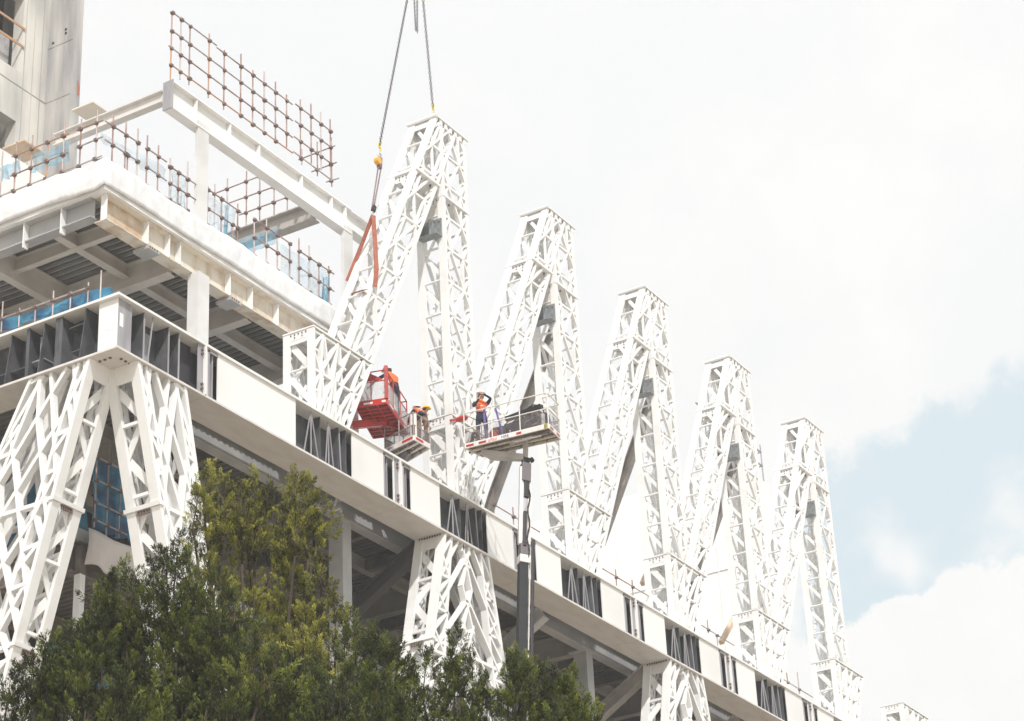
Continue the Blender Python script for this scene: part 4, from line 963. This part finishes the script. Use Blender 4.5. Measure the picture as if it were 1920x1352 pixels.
# ------------------------------------------------------------------ work baskets
def qlerp(Q, s, t): return Q[0].lerp(Q[1], s).lerp(Q[3].lerp(Q[2], s), t)
def basket(name, label, px, z, mt, under, railm, meshm, posts, hr=1.1, mesh_h=.55, skip=(), toe=.2, ribs=6, ribt=2):
    Q = [tv(onZ(u, v, z)) for u, v in px]
    c = sum(Q, Vector())/4; r = thing(name, label, "work basket", (c.x, c.y, c.z), "boom lift work baskets")
    Z = Vector((0,0,1))
    mb = MB(); mb.prism([q+Z*.10 for q in Q], Z*.04); mb.build("floor", under, r)
    for i in range(4):
        a, b = Q[i], Q[(i+1) % 4]; t = (b-a).normalized(); n = t.cross(Z)
        mb = MB(); mb.bar(a+Z*toe/2, b+Z*toe/2, toe, .05, tuple(n)); mb.build("toe_board", mt, r, bevel=.015)
    for i in range(1, ribs):
        mb = MB(); mb.bar(qlerp(Q, i/ribs, .02)+Z*.06, qlerp(Q, i/ribs, .98)+Z*.06, .05, .07, (0,0,1)); mb.build("floor_joist", mt if mt is RED else UNDER, r)
    for i in range(1, ribt+1):
        mb = MB(); mb.bar(qlerp(Q, .02, i/(ribt+1))+Z*.03, qlerp(Q, .98, i/(ribt+1))+Z*.03, .06, .06, (0,0,1)); mb.build("floor_joist", mt, r)
    for i in range(4):
        a, b = Q[i], Q[(i+1) % 4]
        for h in (hr, mesh_h):
            if (i, h) in skip or i in skip: continue
            mb = MB(); mb.tube(a+Z*h, b+Z*h, .024, 8); mb.build("rail", railm, r)
        for k in range(posts[i]):
            p = a.lerp(b, k/posts[i]); mb = MB(); mb.tube(p+Z*toe, p+Z*hr, .024, 8); mb.build("rail_post", railm, r)
        mb = MB(); mb.prism([a+Z*toe, b+Z*toe, b+Z*mesh_h, a+Z*mesh_h], (b-a).normalized().cross(Z)*.008); mb.build("mesh_panel", meshm, r)
    return r, Q
# white basket in the middle
r, Q = basket("work_basket", "large white work basket with one worker, on the charcoal boom before the second tower", [(872,842),(1029,803),(1051,825),(905,858)], 3.0, WHT, UNDER, WHT, WIRED2, (3,1,3,1), hr=1.42, mesh_h=.80)
Z = Vector((0,0,1))
def decal(root, a, b, u0, u1, z0, z1, m, nm="reflective_strip", off=.032):
    a = tv(a); b = tv(b); n = (b-a).normalized().cross(Vector((0,0,1)))
    if n.dot(Vector((-1,-1,0))) < 0: n = -n
    n = n*off; mb = MB(); mb.prism([a.lerp(b,u0)+Z*z0+n, a.lerp(b,u1)+Z*z0+n, a.lerp(b,u1)+Z*z1+n, a.lerp(b,u0)+Z*z1+n], n*.1); return mb.build(nm, m, root)
for u in (.02, .17, .62): decal(r, Q[0], Q[1], u, u+(.09 if u < .6 else .06), .05, .13, RED)
decal(r, Q[0], Q[1], .27, .565, .015, .185, HAT, "sign_plate")
decal(r, Q[0], Q[1], .95, .995, .02, .18, YEL, "hazard_plate")
for q in range(3): decal(r, Q[0], Q[1], .953+.014*q, .960+.014*q, .02, .18, BLACK, "hazard_stripe", .037)
for u in (.08, .62): decal(r, Q[1], Q[2], u, u+.25, .05, .13, RED)
def lettering(root, txt, a, b, u, z, size, m):
    a = tv(a); b = tv(b); d = (b-a).normalized(); n = d.cross(Vector((0,0,1)))
    if n.dot(Vector((-1,-1,0))) < 0: n = -n
    cu = bpy.data.curves.new("lettering", 'FONT'); cu.body = txt; cu.size = size; cu.extrude = .002
    o = bpy.data.objects.new("lettering", cu); COL.objects.link(o)
    dg = bpy.context.evaluated_depsgraph_get(); dg.update(); me = bpy.data.meshes.new_from_object(o.evaluated_get(dg)); bpy.data.objects.remove(o)
    me.materials.clear(); me.materials.append(m); o = bpy.data.objects.new("lettering", me); COL.objects.link(o)
    p = a.lerp(b, u)+Z*z+n*.040
    Mx = Matrix((d, Vector((0,0,1)), n)).transposed().to_4x4(); Mx.translation = p - root.location
    o.parent = root; o.matrix_local = Mx; return o
lettering(r, "alfasi", Q[0], Q[1], .285, .04, .19, REDF); lettering(r, "HIRE", Q[0], Q[1], .44, .045, .15, PRIMER)
mb = MB(); c = (Q[0]+Q[1]+Q[2]+Q[3])/4; mnt = Vector((18.93, -3.0, 2.42))
mb.prism([c+Vector((-.35,1.2,0)), c+Vector((.35,1.2,0)), mnt+Vector((.15,0,.1)), mnt+Vector((-.15,0,.1))], (0,0,-.22)); mb.bar(c+Vector((0,-.5,-.02)), mnt, .14, .14)
mb.build("mounting_arm", BEIGE, r)
for (dy, dz, L, m) in ((-.9,-.06,1.2,CHROME),(-.6,-.09,1.3,WHT),(-1.2,-.05,.8,GREYB),(-.3,-.12,1.0,BEIGE)):
    mb = MB(); mb.tube(c+Vector((-.3,dy+L*.3,dz)), c+Vector((-.1+dz,dy-L*.5,dz)), .035, 7); mb.build("hydraulic_pipe", m, r)
def inb(Q, s, t, h): return qlerp(Q, s, t)+Z*h
def obj1(name, label, cat, mb, m, group=None, bevel=.01, smooth=False):
    return tag(mb.build(name, m, smooth=smooth, bevel=bevel), label, cat, group)
mb = MB(); p = inb(Q,.30,.35,.14); mb.tube(p, p+Z*.42, .17, 16, .20); obj1("bucket", "red bucket standing in the white work basket behind the purple bars", "bucket", mb, mat("red_plastic",(.55,.06,.04),.4))
for k, (s, t, tilt, l) in enumerate(((.235,.1,.02,"purple bar nearest the worker in the white basket"), (.44,.15,.28,"leaning purple bar in the middle of the white basket"))):
    mb = MB(); p = inb(Q,s,t,.14); mb.bar(p, p+Vector((-.02,tilt*1.0,1.28)), .075, .04, (-1,0,0)); obj1("purple_bar", l, "steel bar", mb, PURPLE, "purple bars in the white basket")
mb = MB(); p = inb(Q,.66,.35,.95); mb.bar(p+Vector((0,.75,.05)), p+Vector((0,-.75,.15)), .16, .18); mb.bar(p+Vector((0,.8,-.28)), p+Vector((0,-.6,-.22)), .15, .2); obj1("tool_case", "long black tool case resting across the rails of the white basket", "tool case", mb, BLACK)
mb = MB(); p = inb(Q,.34,.5,.14); mb.hexa([p+Vector((-.25,.3,0)),p+Vector((.25,.3,0)),p+Vector((.25,-.3,0)),p+Vector((-.25,-.3,0)),p+Vector((-.22,.28,.62)),p+Vector((.22,.28,.62)),p+Vector((.22,-.28,.58)),p+Vector((-.22,-.28,.58))]); obj1("tool_bag", "dark tool bag behind the red bucket in the white basket", "bag", mb, mat("dark_bag",(.05,.07,.075),.8), bevel=.05)
for k, (s, l) in enumerate(((.60,"dark toolbox low in the middle of the white basket"),(.74,"dark toolbox in the right half of the white basket"))):
    mb = MB(); p = inb(Q,s,.45,.14); mb.box(p.x-.25,p.x+.25,p.y-.2,p.y+.2,p.z,p.z+.42+.1*k); obj1("tool_box", l, "tool box", mb, GREYB if k else BOOMG, "tool boxes in the white basket", bevel=.03)
for k, (s_, t_, hh, l_, m_) in enumerate(((.52,.75,.55,"grey crate at the far side of the white basket behind the leaning purple bar",GREYB),(.60,.2,.30,"low black crate on the near side of the white basket",BLACK),(.84,.7,.85,"upright black case at the right end of the white basket",BOOMG))):
    mb = MB(); p = inb(Q,s_,t_,.14); mb.box(p.x-.16,p.x+.16,p.y-.2,p.y+.2,p.z,p.z+hh); mb.box(p.x-.18,p.x+.18,p.y-.22,p.y+.22,p.z+hh*.7,p.z+hh*.8); obj1("crate", l_, "crate", mb, m_, "crates in the white basket", bevel=.02)
for k in range(5):
    mb = MB(); pts = [inb(Q,.5+.09*k+.03*math.sin(i*1.3+k),.02,.72-.05*i*(1 if i < 5 else .9)+.03*math.sin(i+k*2)) for i in range(8)]; mb.path(pts,.02,5)
    obj1("hanging_strap", "black strap hanging over the near mesh of the white basket", "strap", mb, BLACK, "straps hanging on the white basket", bevel=0)
mb = MB(); p = inb(Q,.74,.6,.14); mb.box(p.x-.28,p.x+.28,p.y-.42,p.y+.42,p.z,p.z+.62); mb.box(p.x-.2,p.x+.15,p.y-.3,p.y+.25,p.z+.62,p.z+.95)
for k in range(4): mb.tube(p+Vector((-.3,-.35+.2*k,.1)), p+Vector((-.33,-.3+.2*k,.8)), .035, 6)
mb.path([p+Vector((0,-.45,.6)), p+Vector((0,-.4,1.15)), p+Vector((0,0,1.28)), p+Vector((0,.4,1.15)), p+Vector((0,.45,.6))], .028, 6)
obj1("welding_machine", "dark machine with pipes and a hoop handle, right half of the white basket", "machine", mb, BOOMG, bevel=.02)
mb = MB(); p = inb(Q,.90,.25,.14); mb.tube(p, p+Z*.62, .09, 14); obj1("gas_cylinder", "silver cylinder at the right end of the white basket", "cylinder", mb, CHROME, bevel=.03)
mb = MB(); p = inb(Q,.83,.15,.3); mb.box(p.x-.1,p.x+.1,p.y-.12,p.y+.12,p.z,p.z+.5); mb.m=1; mb.tube(p+Vector((-.1,-.02,.38)),p+Vector((-.13,-.02,.38)),.06,8); mb.tube(p+Vector((-.1,.04,.18)),p+Vector((-.13,.04,.18)),.08,8); obj1("control_box", "black control box on the right of the white basket", "control box", mb, [GREYB, BLACK])
mb = MB(); p = inb(Q,.07,.25,.14); pts=[p+Vector((.02*math.sin(i*1.7),-.25+i*.05,.55*math.sin(i*.32)+.05*math.cos(i*2.1))) for i in range(11)]; mb.path(pts,.05,7); mb.path([q_+Vector((.12,.05,-.1)) for q_ in pts],.04,7); obj1("hose_bundle", "black hose bundle at the left end of the white basket", "hose", mb, BLACK, bevel=0, smooth=True)
mb = MB(); pts=[inb(Q,.62+.03*math.sin(i*.9),.05+.02*math.cos(i),.30+.28*math.sin(i*.8+1)) for i in range(26)]; mb.path(pts,.018,5); obj1("cable_tangle", "tangle of cables hanging over the rail of the white basket", "cable", mb, BLACK, bevel=0)
f = tv(onZ(905, 836, 3.15))
person("worker with white hard hat and orange vest standing in the large white basket, hands raised", f, math.radians(-48), stand, shirt=HIVIS, sleeve=NAVY, legs=KHAKI, shorts=NAVY, s=1.2)
# boom of the white basket
bd = (tv(onY(978,1240,-3))-tv(onY(985,850,-3))).normalized(); bt_ = tv(onY(985.5,866,-3)); Lb = (-31.6-bt_.z)/bd.z
r = thing("boom_lift", "tall boom mast, white above and charcoal below, carrying the white basket with one worker", "boom lift", bt_+bd*Lb)
def bseg(nm, a, b, w, d, m, off=Vector((0,0,0)), bev=.02):
    mb = MB(); mb.bar(bt_+bd*a+off, bt_+bd*b+off, w, d, (-.6,-.8,0)); return mb.build(nm, m, r, bevel=bev)
e = Vector((.84,-.53,0))
bseg("upper_boom", .25, 3.4, .13, .16, WHT, e*-.17); bseg("upper_boom", .25, 3.4, .13, .16, WHT, e*.17)
bseg("inner_boom", .4, 3.3, .22, .10, CHROME); bseg("head_casting", .1, .85, .34, .3, GREYB); bseg("head_pin", -.15, .16, .26, .2, BLACK); bseg("knuckle", .85, 1.5, .2, .24, BLACK, e*.03)
bseg("hose_carrier", 2.1, 3.5, .12, .1, BLACK, e*-.02+Vector((-.1,-.1,0)))
bseg("collar", 3.4, 3.85, .36, .3, GREYB); bseg("collar", 3.85, 4.15, .40, .34, WHT)
bseg("lower_boom", 4.15, Lb-1.2, .33, .26, BOOMG, e*-.03)
bseg("hose_track", 3.2, Lb-1.2, .11, .09, BLACK, e*.33+Vector((-.1,-.1,0)))
bseg("side_rail", 3.4, Lb-1.2, .05, .05, WHT, e*.24)
mb = MB(); p = bt_+bd*.1; mb.path([p+Vector((.05,-.1,.1)), p+Vector((.22,-.15,.28)), p+Vector((.32,-.15,.22)), p+Vector((.18,-.15,.12))], .05, 7); mb.build("hose_loop", BLACK, r, smooth=True)
mb = MB(); pts=[bt_+bd*(1.2+.25*i)+e*(.12+.05*math.sin(i*1.4))+Vector((-.12,-.12,0)) for i in range(12)]; mb.path(pts,.028,6); mb.build("hydraulic_hose", BLACK, r, smooth=True)
bp = bt_+bd*Lb
mb = MB(); mb.box(bp.x-1.8,bp.x+1.8,bp.y-1.1,bp.y+1.1,-32.6,-31.6); mb.box(bp.x-.8,bp.x+.8,bp.y-.8,bp.y+.8,-31.6,-30.2); mb.build("chassis", WHT, r, bevel=.08)
for dx in (-1.3,1.3):
    for dy in (-1.15,1.15):
        mb = MB(); mb.tube((bp.x+dx,bp.y+dy-.2,-32.45),(bp.x+dx,bp.y+dy+.2,-32.45),.55,18); mb.build("wheel", BLACK, r)
# red basket
r, Q = basket("work_basket", "red work basket with a bending worker, seen from below beside the first tower", [(668,766),(725,757),(764,815),(700,823)], 3.8, RED, REDD, RED, WIRE, (2,3,2,3), hr=1.35, mesh_h=.95, toe=.24, ribs=3, ribt=8)
for (i, u0, u1) in ((0,.25,.55),(0,.85,.98),(1,.1,.28),(1,.78,.95)): decal(r, Q[i], Q[(i+1)%4], u0, u1, .07, .15, HAT)
for i in (0, 1):
    pass
mb = MB(); mb.bar(Q[1]+Z*.2, Q[1]+Z*1.5, .13, .12, (-1,-1,0)); mb.build("corner_post", RED, r)
mb = MB(); c = (Q[0]+Q[1]+Q[2]+Q[3])/4; mb.bar(c+Vector((0,.0,-.03)), c+Vector((-.9,.9,-.25)), .28, .2); mb.tube(c-Z*.08, c+Z*.02, .2, 14); mb.bar(c+Vector((.7,-.2,-.02)), c+Vector((-.1,.1,-.06)), .12, .08); mb.build("mounting_arm", RED, r)
mb = MB(); mb.prism([Q[0].lerp(Q[1],.35)+Z*1.0, Q[0].lerp(Q[1],.9)+Z*1.0, Q[0].lerp(Q[1],.4)+Z*1.35], (0,.1,0)); mb.build("control_panel", REDD, r)
person("worker in orange shirt and white hard hat bending over the side of the red basket", tv(onZ(741, 782, 3.95)), math.radians(172), lean, shirt=HIVIS, sleeve=NAVY, legs=NAVY, vest=False, s=1.2)
r3 = thing("articulated_boom", "dark jib and pipes under the red basket, partly hidden behind the first truss base", "boom", c+Vector((-1.6,1.4,-1.6)))
mb = MB(); a = c+Vector((-.9,.9,-.3)); mb.bar(a, a+Vector((-1.2,.9,-.9)), .5, .45); mb.build("jib", NAVY, r3, bevel=.05)
mb = MB(); mb.bar(a+Vector((-1.2,.9,-.9)), a+Vector((-1.2,3,-3.2)), .4, .4); mb.build("arm", BLACK, r3, bevel=.03)
mb = MB()
for k in range(3): mb.path([a+Vector((-.1,.1-.2*k,-.1)), a+Vector((.1,.2-.2*k,-.55)), a+Vector((.5,.4-.2*k,-.75)), a+Vector((.9,.9,-1.1))], .03, 6)
mb.build("pipe", CHROME, r3)
# second white basket behind
r, Q = basket("work_basket", "second white work basket with brown underside, half hidden behind the second truss base", [(722,851),(776,825),(806,842),(758,870)], 2.75, WHT, BROWN, TUBEG, WIRED, (2,2,2,2), hr=1.1, mesh_h=.6, ribs=3, ribt=2)
for (i, u0, u1) in ((0,.62,.98),(1,.1,.55)): decal(r, Q[i], Q[(i+1)%4], u0, u1, .06, .15, RED)
lettering(r, "hire!", Q[0], Q[1], .12, .05, .17, PURPLE)
mb = MB(); c = (Q[0]+Q[1]+Q[2]+Q[3])/4; mb.bar(c+Vector((0,0,-.02)), c+Vector((.3,1.5,-1.2)), .2, .2); mb.build("mounting_arm", GREYB, r)
mb = MB(); p = qlerp(Q,.93,.12)+Z*.15; mb.tube(p, p+Z*.95, .13, 16); obj1("paper_roll", "tall white roll standing in the second white basket", "roll", mb, WHT, bevel=.01)
person("worker with yellow hard hat behind the tall white roll in the second basket", qlerp(Q,.72,.62)+Z*.14, math.radians(20), bend, hat=HATY, shirt=NAVY, vest=False, s=.92)
person("worker in bright orange leaning down at the right of the second white basket, half hidden", qlerp(Q,.85,.85)+Z*.14, math.radians(150), bend, s=1.15)
person("worker in dark clothes hardly visible through the lattice of the first truss base", tv((12.6, 2.3, 2.0)), math.radians(-40), stand, shirt=NAVY, sleeve=NAVY, legs=NAVY, vest=False)
p = onY(716, 828, 1.2); mb = MB(); mb.tube((p[0],1.2,1.87),(p[0],1.2,2.3),.2,18,.24); obj1("drum", "brown bucket on the girder under the red basket", "bucket", mb, BROWN, smooth=False)
p = onY(866, 785, -.3); mb = MB(); mb.ball(p,.14,.3,.12,8,6); mb.bar(p+np.array([0,.1,0]),p+np.array([-.35,.3,-.12]),.07,.07); obj1("power_tool", "red power tool held against the second truss base beside the white basket", "tool", mb, RED, bevel=0)
# ------------------------------------------------------------------ trees
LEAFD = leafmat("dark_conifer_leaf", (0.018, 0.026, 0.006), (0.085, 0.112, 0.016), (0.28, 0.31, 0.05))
LEAFL = leafmat("sunlit_conifer_leaf", (0.040, 0.044, 0.011), (0.25, 0.25, 0.038), (0.58, 0.55, 0.11))  # sunlit brightness of the rear crown is put into this leaf colour
def tree(label, spires, dist, groundpt, leaf, seed, dens=1.0, cz_=-31.0):
    g = np.random.default_rng(seed); base = onD(*groundpt, dist); base[2] = -33
    r = thing("conifer_tree", label, "tree", base, "conifers in front of the building")
    VV = []; TT = []; tr = MB()
    top = max(onD(u, v, dist)[2] for (u, v, R, L, dd) in spires)
    zf = min(onD(u, v, dist)[2]-L for (u, v, R, L, dd) in spires)
    fork = tv((base[0], base[1], zf-1.0)); tr.tube(tv(base), fork, .34, 12, .22)
    for (u, v, R, L, dd) in spires:
        ap_ = onD(u, v, dist+dd); n = int(L*(14+30*R)*dens*1.45)
        foot = tv(ap_-np.array([0,0,L*1.05])); midp = fork.lerp(foot, .5)+Vector((0,0,-.25))
        k1 = foot.lerp(tv(ap_), .45)+Vector((g.normal(0,.07), g.normal(0,.07), 0)); tr.tube(fork, midp, .055, 6, .04); tr.tube(midp, foot, .04, 6, .024); tr.tube(foot, k1, .024, 6, .014); tr.tube(k1, tv(ap_)-Vector((0,0,.1)), .014, 5, .004)
        lean_ = g.normal(0, .06, 2)
        h = .04+.96*g.random(n)**.75; ang = g.random(n)*2*np.pi
        lob = 1+.42*np.sin(ang*3+g.random()*6+h*5)+.18*np.sin(ang*5+h*11)
        rr = R*np.minimum(1, h*1.25)**.85*lob*np.where(g.random(n) < .75, .62+.38*g.random(n), g.random(n)*.6)
        h[0] = .10; rr[0] = 0
        base_ = np.stack([ap_[0]+rr*np.cos(ang)+lean_[0]*h*L, ap_[1]+rr*np.sin(ang)+lean_[1]*h*L, ap_[2]-h*L], 1)
        ax = np.stack([np.cos(ang)*(.25+.6*rr/R), np.sin(ang)*(.25+.6*rr/R), np.full(n, .95)], 1)+g.normal(size=(n, 3))*.16
        ax[0] = (0, 0, 1); ax /= np.linalg.norm(ax, axis=1, keepdims=True)
        LC = (.16+.20*g.random(n)**1.5); RC = LC*(.26+.14*g.random(n))
        tint = np.clip(.36+.10*g.normal()+.19*g.normal(size=n)-.12*(rr < .5*R), .05, .85)  # inner clumps tinted darker, as the shade inside the crown
        K = 84
        t = g.random((n, K))**.9
        rad = RC[:, None]*(1-t*.92)*np.sqrt(g.random((n, K)))
        rnd = g.normal(size=(n, K, 3)); rnd -= (rnd*ax[:, None]).sum(2, keepdims=True)*ax[:, None]; rnd /= np.linalg.norm(rnd, axis=2, keepdims=True)
        c = base_[:, None]+ax[:, None]*(t*LC[:, None])[:, :, None]+rnd*rad[:, :, None]
        d = ax[:, None]*.95+rnd*.55+g.normal(size=(n, K, 3))*.22; d /= np.linalg.norm(d, axis=2, keepdims=True)
        ln = (.032+.040*g.random((n, K)))[:, :, None]; wd = (.0036+.0040*g.random((n, K)))[:, :, None]
        s_ = np.cross(d, g.normal(size=(n, K, 3))); s_ /= np.linalg.norm(s_, axis=2, keepdims=True)
        q = np.stack([c-s_*wd*.7, c+s_*wd*.7, c+d*ln*.6+s_*wd, c+d*ln, c+d*ln*.55-s_*wd], 2)      # five-point sprig
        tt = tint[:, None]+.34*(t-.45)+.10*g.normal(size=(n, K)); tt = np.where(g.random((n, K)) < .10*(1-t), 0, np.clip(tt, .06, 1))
        VV.append(q.reshape(-1, 3)); TT.append(np.repeat(tt.reshape(-1), 5))
    V_ = np.concatenate(VV)-np.array(r.location); T_ = np.concatenate(TT); nf = len(V_)//5
    me = bpy.data.meshes.new("crown"); me.vertices.add(len(V_)); me.vertices.foreach_set('co', V_.astype(np.float32).ravel())
    me.loops.add(nf*5); me.loops.foreach_set('vertex_index', np.arange(nf*5, dtype=np.int32))
    me.polygons.add(nf); me.polygons.foreach_set('loop_start', np.arange(nf, dtype=np.int32)*5); me.update(calc_edges=True)
    at = me.attributes.new('tint', 'FLOAT', 'POINT'); at.data.foreach_set('value', T_.astype(np.float32))
    me.materials.append(leaf); o = bpy.data.objects.new("crown", me); COL.objects.link(o); o.parent = r
    tr.build("trunk", BARK, r, smooth=True); print("tree faces", nf)
    return r
def outline(pts, n, g, dmin=0, dmax=420, R=(.32, .62), L=(1.2, 2.2), dd=(-1.2, 1.6)):
    xs = [p[0] for p in pts]; ys = [p[1] for p in pts]; out = []
    for i in range(n):
        u = xs[0]+(xs[-1]-xs[0])*((i*.618033) % 1.0); v = np.interp(u, xs, ys)+dmin+(dmax-dmin)*g.random()**1.0
        if v > 1480: v = 1480-80*g.random()
        out.append((u, v, R[0]+(R[1]-R[0])*g.random(), L[0]+(L[1]-L[0])*g.random(), dd[0]+(dd[1]-dd[0])*g.random()))
    return out
g1 = np.random.default_rng(3)
SA = [(390,857,.36,1.4,0),(412,885,.42,1.5,.2),(372,915,.34,1.2,-.2),(478,880,.46,1.6,.3),(455,905,.38,1.4,0),(505,900,.40,1.5,.2),(560,880,.42,1.5,-.1),(585,885,.44,1.5,.1),(596,925,.26,.9,.2),(540,905,.42,1.6,.3),(600,1040,.24,1.2,-.3),(575,1075,.5,1.8,0),(625,1100,.36,1.5,0),(650,1130,.30,1.4,-.2),(525,1000,.55,2.0,.4),(460,985,.6,2.0,.3),(400,980,.5,1.9,.2),(550,1030,.55,2,.2)]
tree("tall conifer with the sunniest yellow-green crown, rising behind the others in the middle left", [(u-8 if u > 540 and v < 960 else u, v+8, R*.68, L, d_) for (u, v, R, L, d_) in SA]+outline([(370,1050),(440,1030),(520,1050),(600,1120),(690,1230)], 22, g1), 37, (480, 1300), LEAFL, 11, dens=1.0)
SB = [(335,1000,.40,1.6,-.2),(312,1030,.42,1.5,0),(350,1045,.45,1.7,-.3),(205,1078,.34,1.4,0),(232,1058,.40,1.5,.2),(250,1090,.45,1.6,-.2),(288,1060,.44,1.6,.1),(185,1110,.40,1.5,.1),(88,1205,.28,1.2,0),(110,1190,.34,1.2,.1),(60,1230,.34,1.3,0),(20,1262,.34,1.3,.1),(150,1170,.42,1.6,0),(395,1075,.5,1.8,-.5),(430,1105,.5,1.9,-.6),(130,1180,.36,1.4,.2),(200,1130,.45,1.6,-.3)]
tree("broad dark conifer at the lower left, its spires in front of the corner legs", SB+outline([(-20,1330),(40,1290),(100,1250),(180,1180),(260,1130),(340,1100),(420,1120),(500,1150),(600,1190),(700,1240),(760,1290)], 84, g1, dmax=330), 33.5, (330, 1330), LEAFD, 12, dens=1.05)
SCs = [(856,1192,.20,1.0,-.1),(845,1225,.30,1.2,0),(880,1238,.26,1.1,.1),(966,1214,.22,1.1,0),(985,1232,.34,1.3,.1),(950,1240,.30,1.2,-.1),(1010,1250,.36,1.3,0),(1072,1254,.22,1.1,0),(1060,1275,.34,1.2,.1),(1040,1268,.3,1.2,.1),(1104,1318,.24,1.0,0),(1090,1300,.28,1.0,0),(800,1228,.30,1.2,0),(775,1240,.32,1.2,.1),(910,1262,.32,1.3,.1),(700,1180,.42,1.5,-.2),(740,1205,.42,1.5,0),(668,1165,.40,1.4,.1),(720,1215,.45,1.6,0)]
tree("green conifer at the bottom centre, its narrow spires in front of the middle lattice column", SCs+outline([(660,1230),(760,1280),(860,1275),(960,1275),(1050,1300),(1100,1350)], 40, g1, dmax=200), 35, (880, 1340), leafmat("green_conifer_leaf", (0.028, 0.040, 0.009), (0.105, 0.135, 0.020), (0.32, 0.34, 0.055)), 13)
# ------------------------------------------------------------------ air
hz = MB(); hz.box(-110, 150, -110, 130, -34.5, 75)
hm = bpy.data.materials.new("haze_air"); hm.use_nodes = True; t = hm.node_tree; t.nodes.clear()
ho = N(t, 'ShaderNodeOutputMaterial'); pv = N(t, 'ShaderNodeVolumePrincipled'); pv.inputs['Color'].default_value = (.97, .97, .96, 1); pv.inputs['Density'].default_value = 0.0009; pv.inputs['Anisotropy'].default_value = 0.2
t.links.new(pv.outputs[0], ho.inputs['Volume'])
tag(hz.build("haze", hm), kind="stuff")
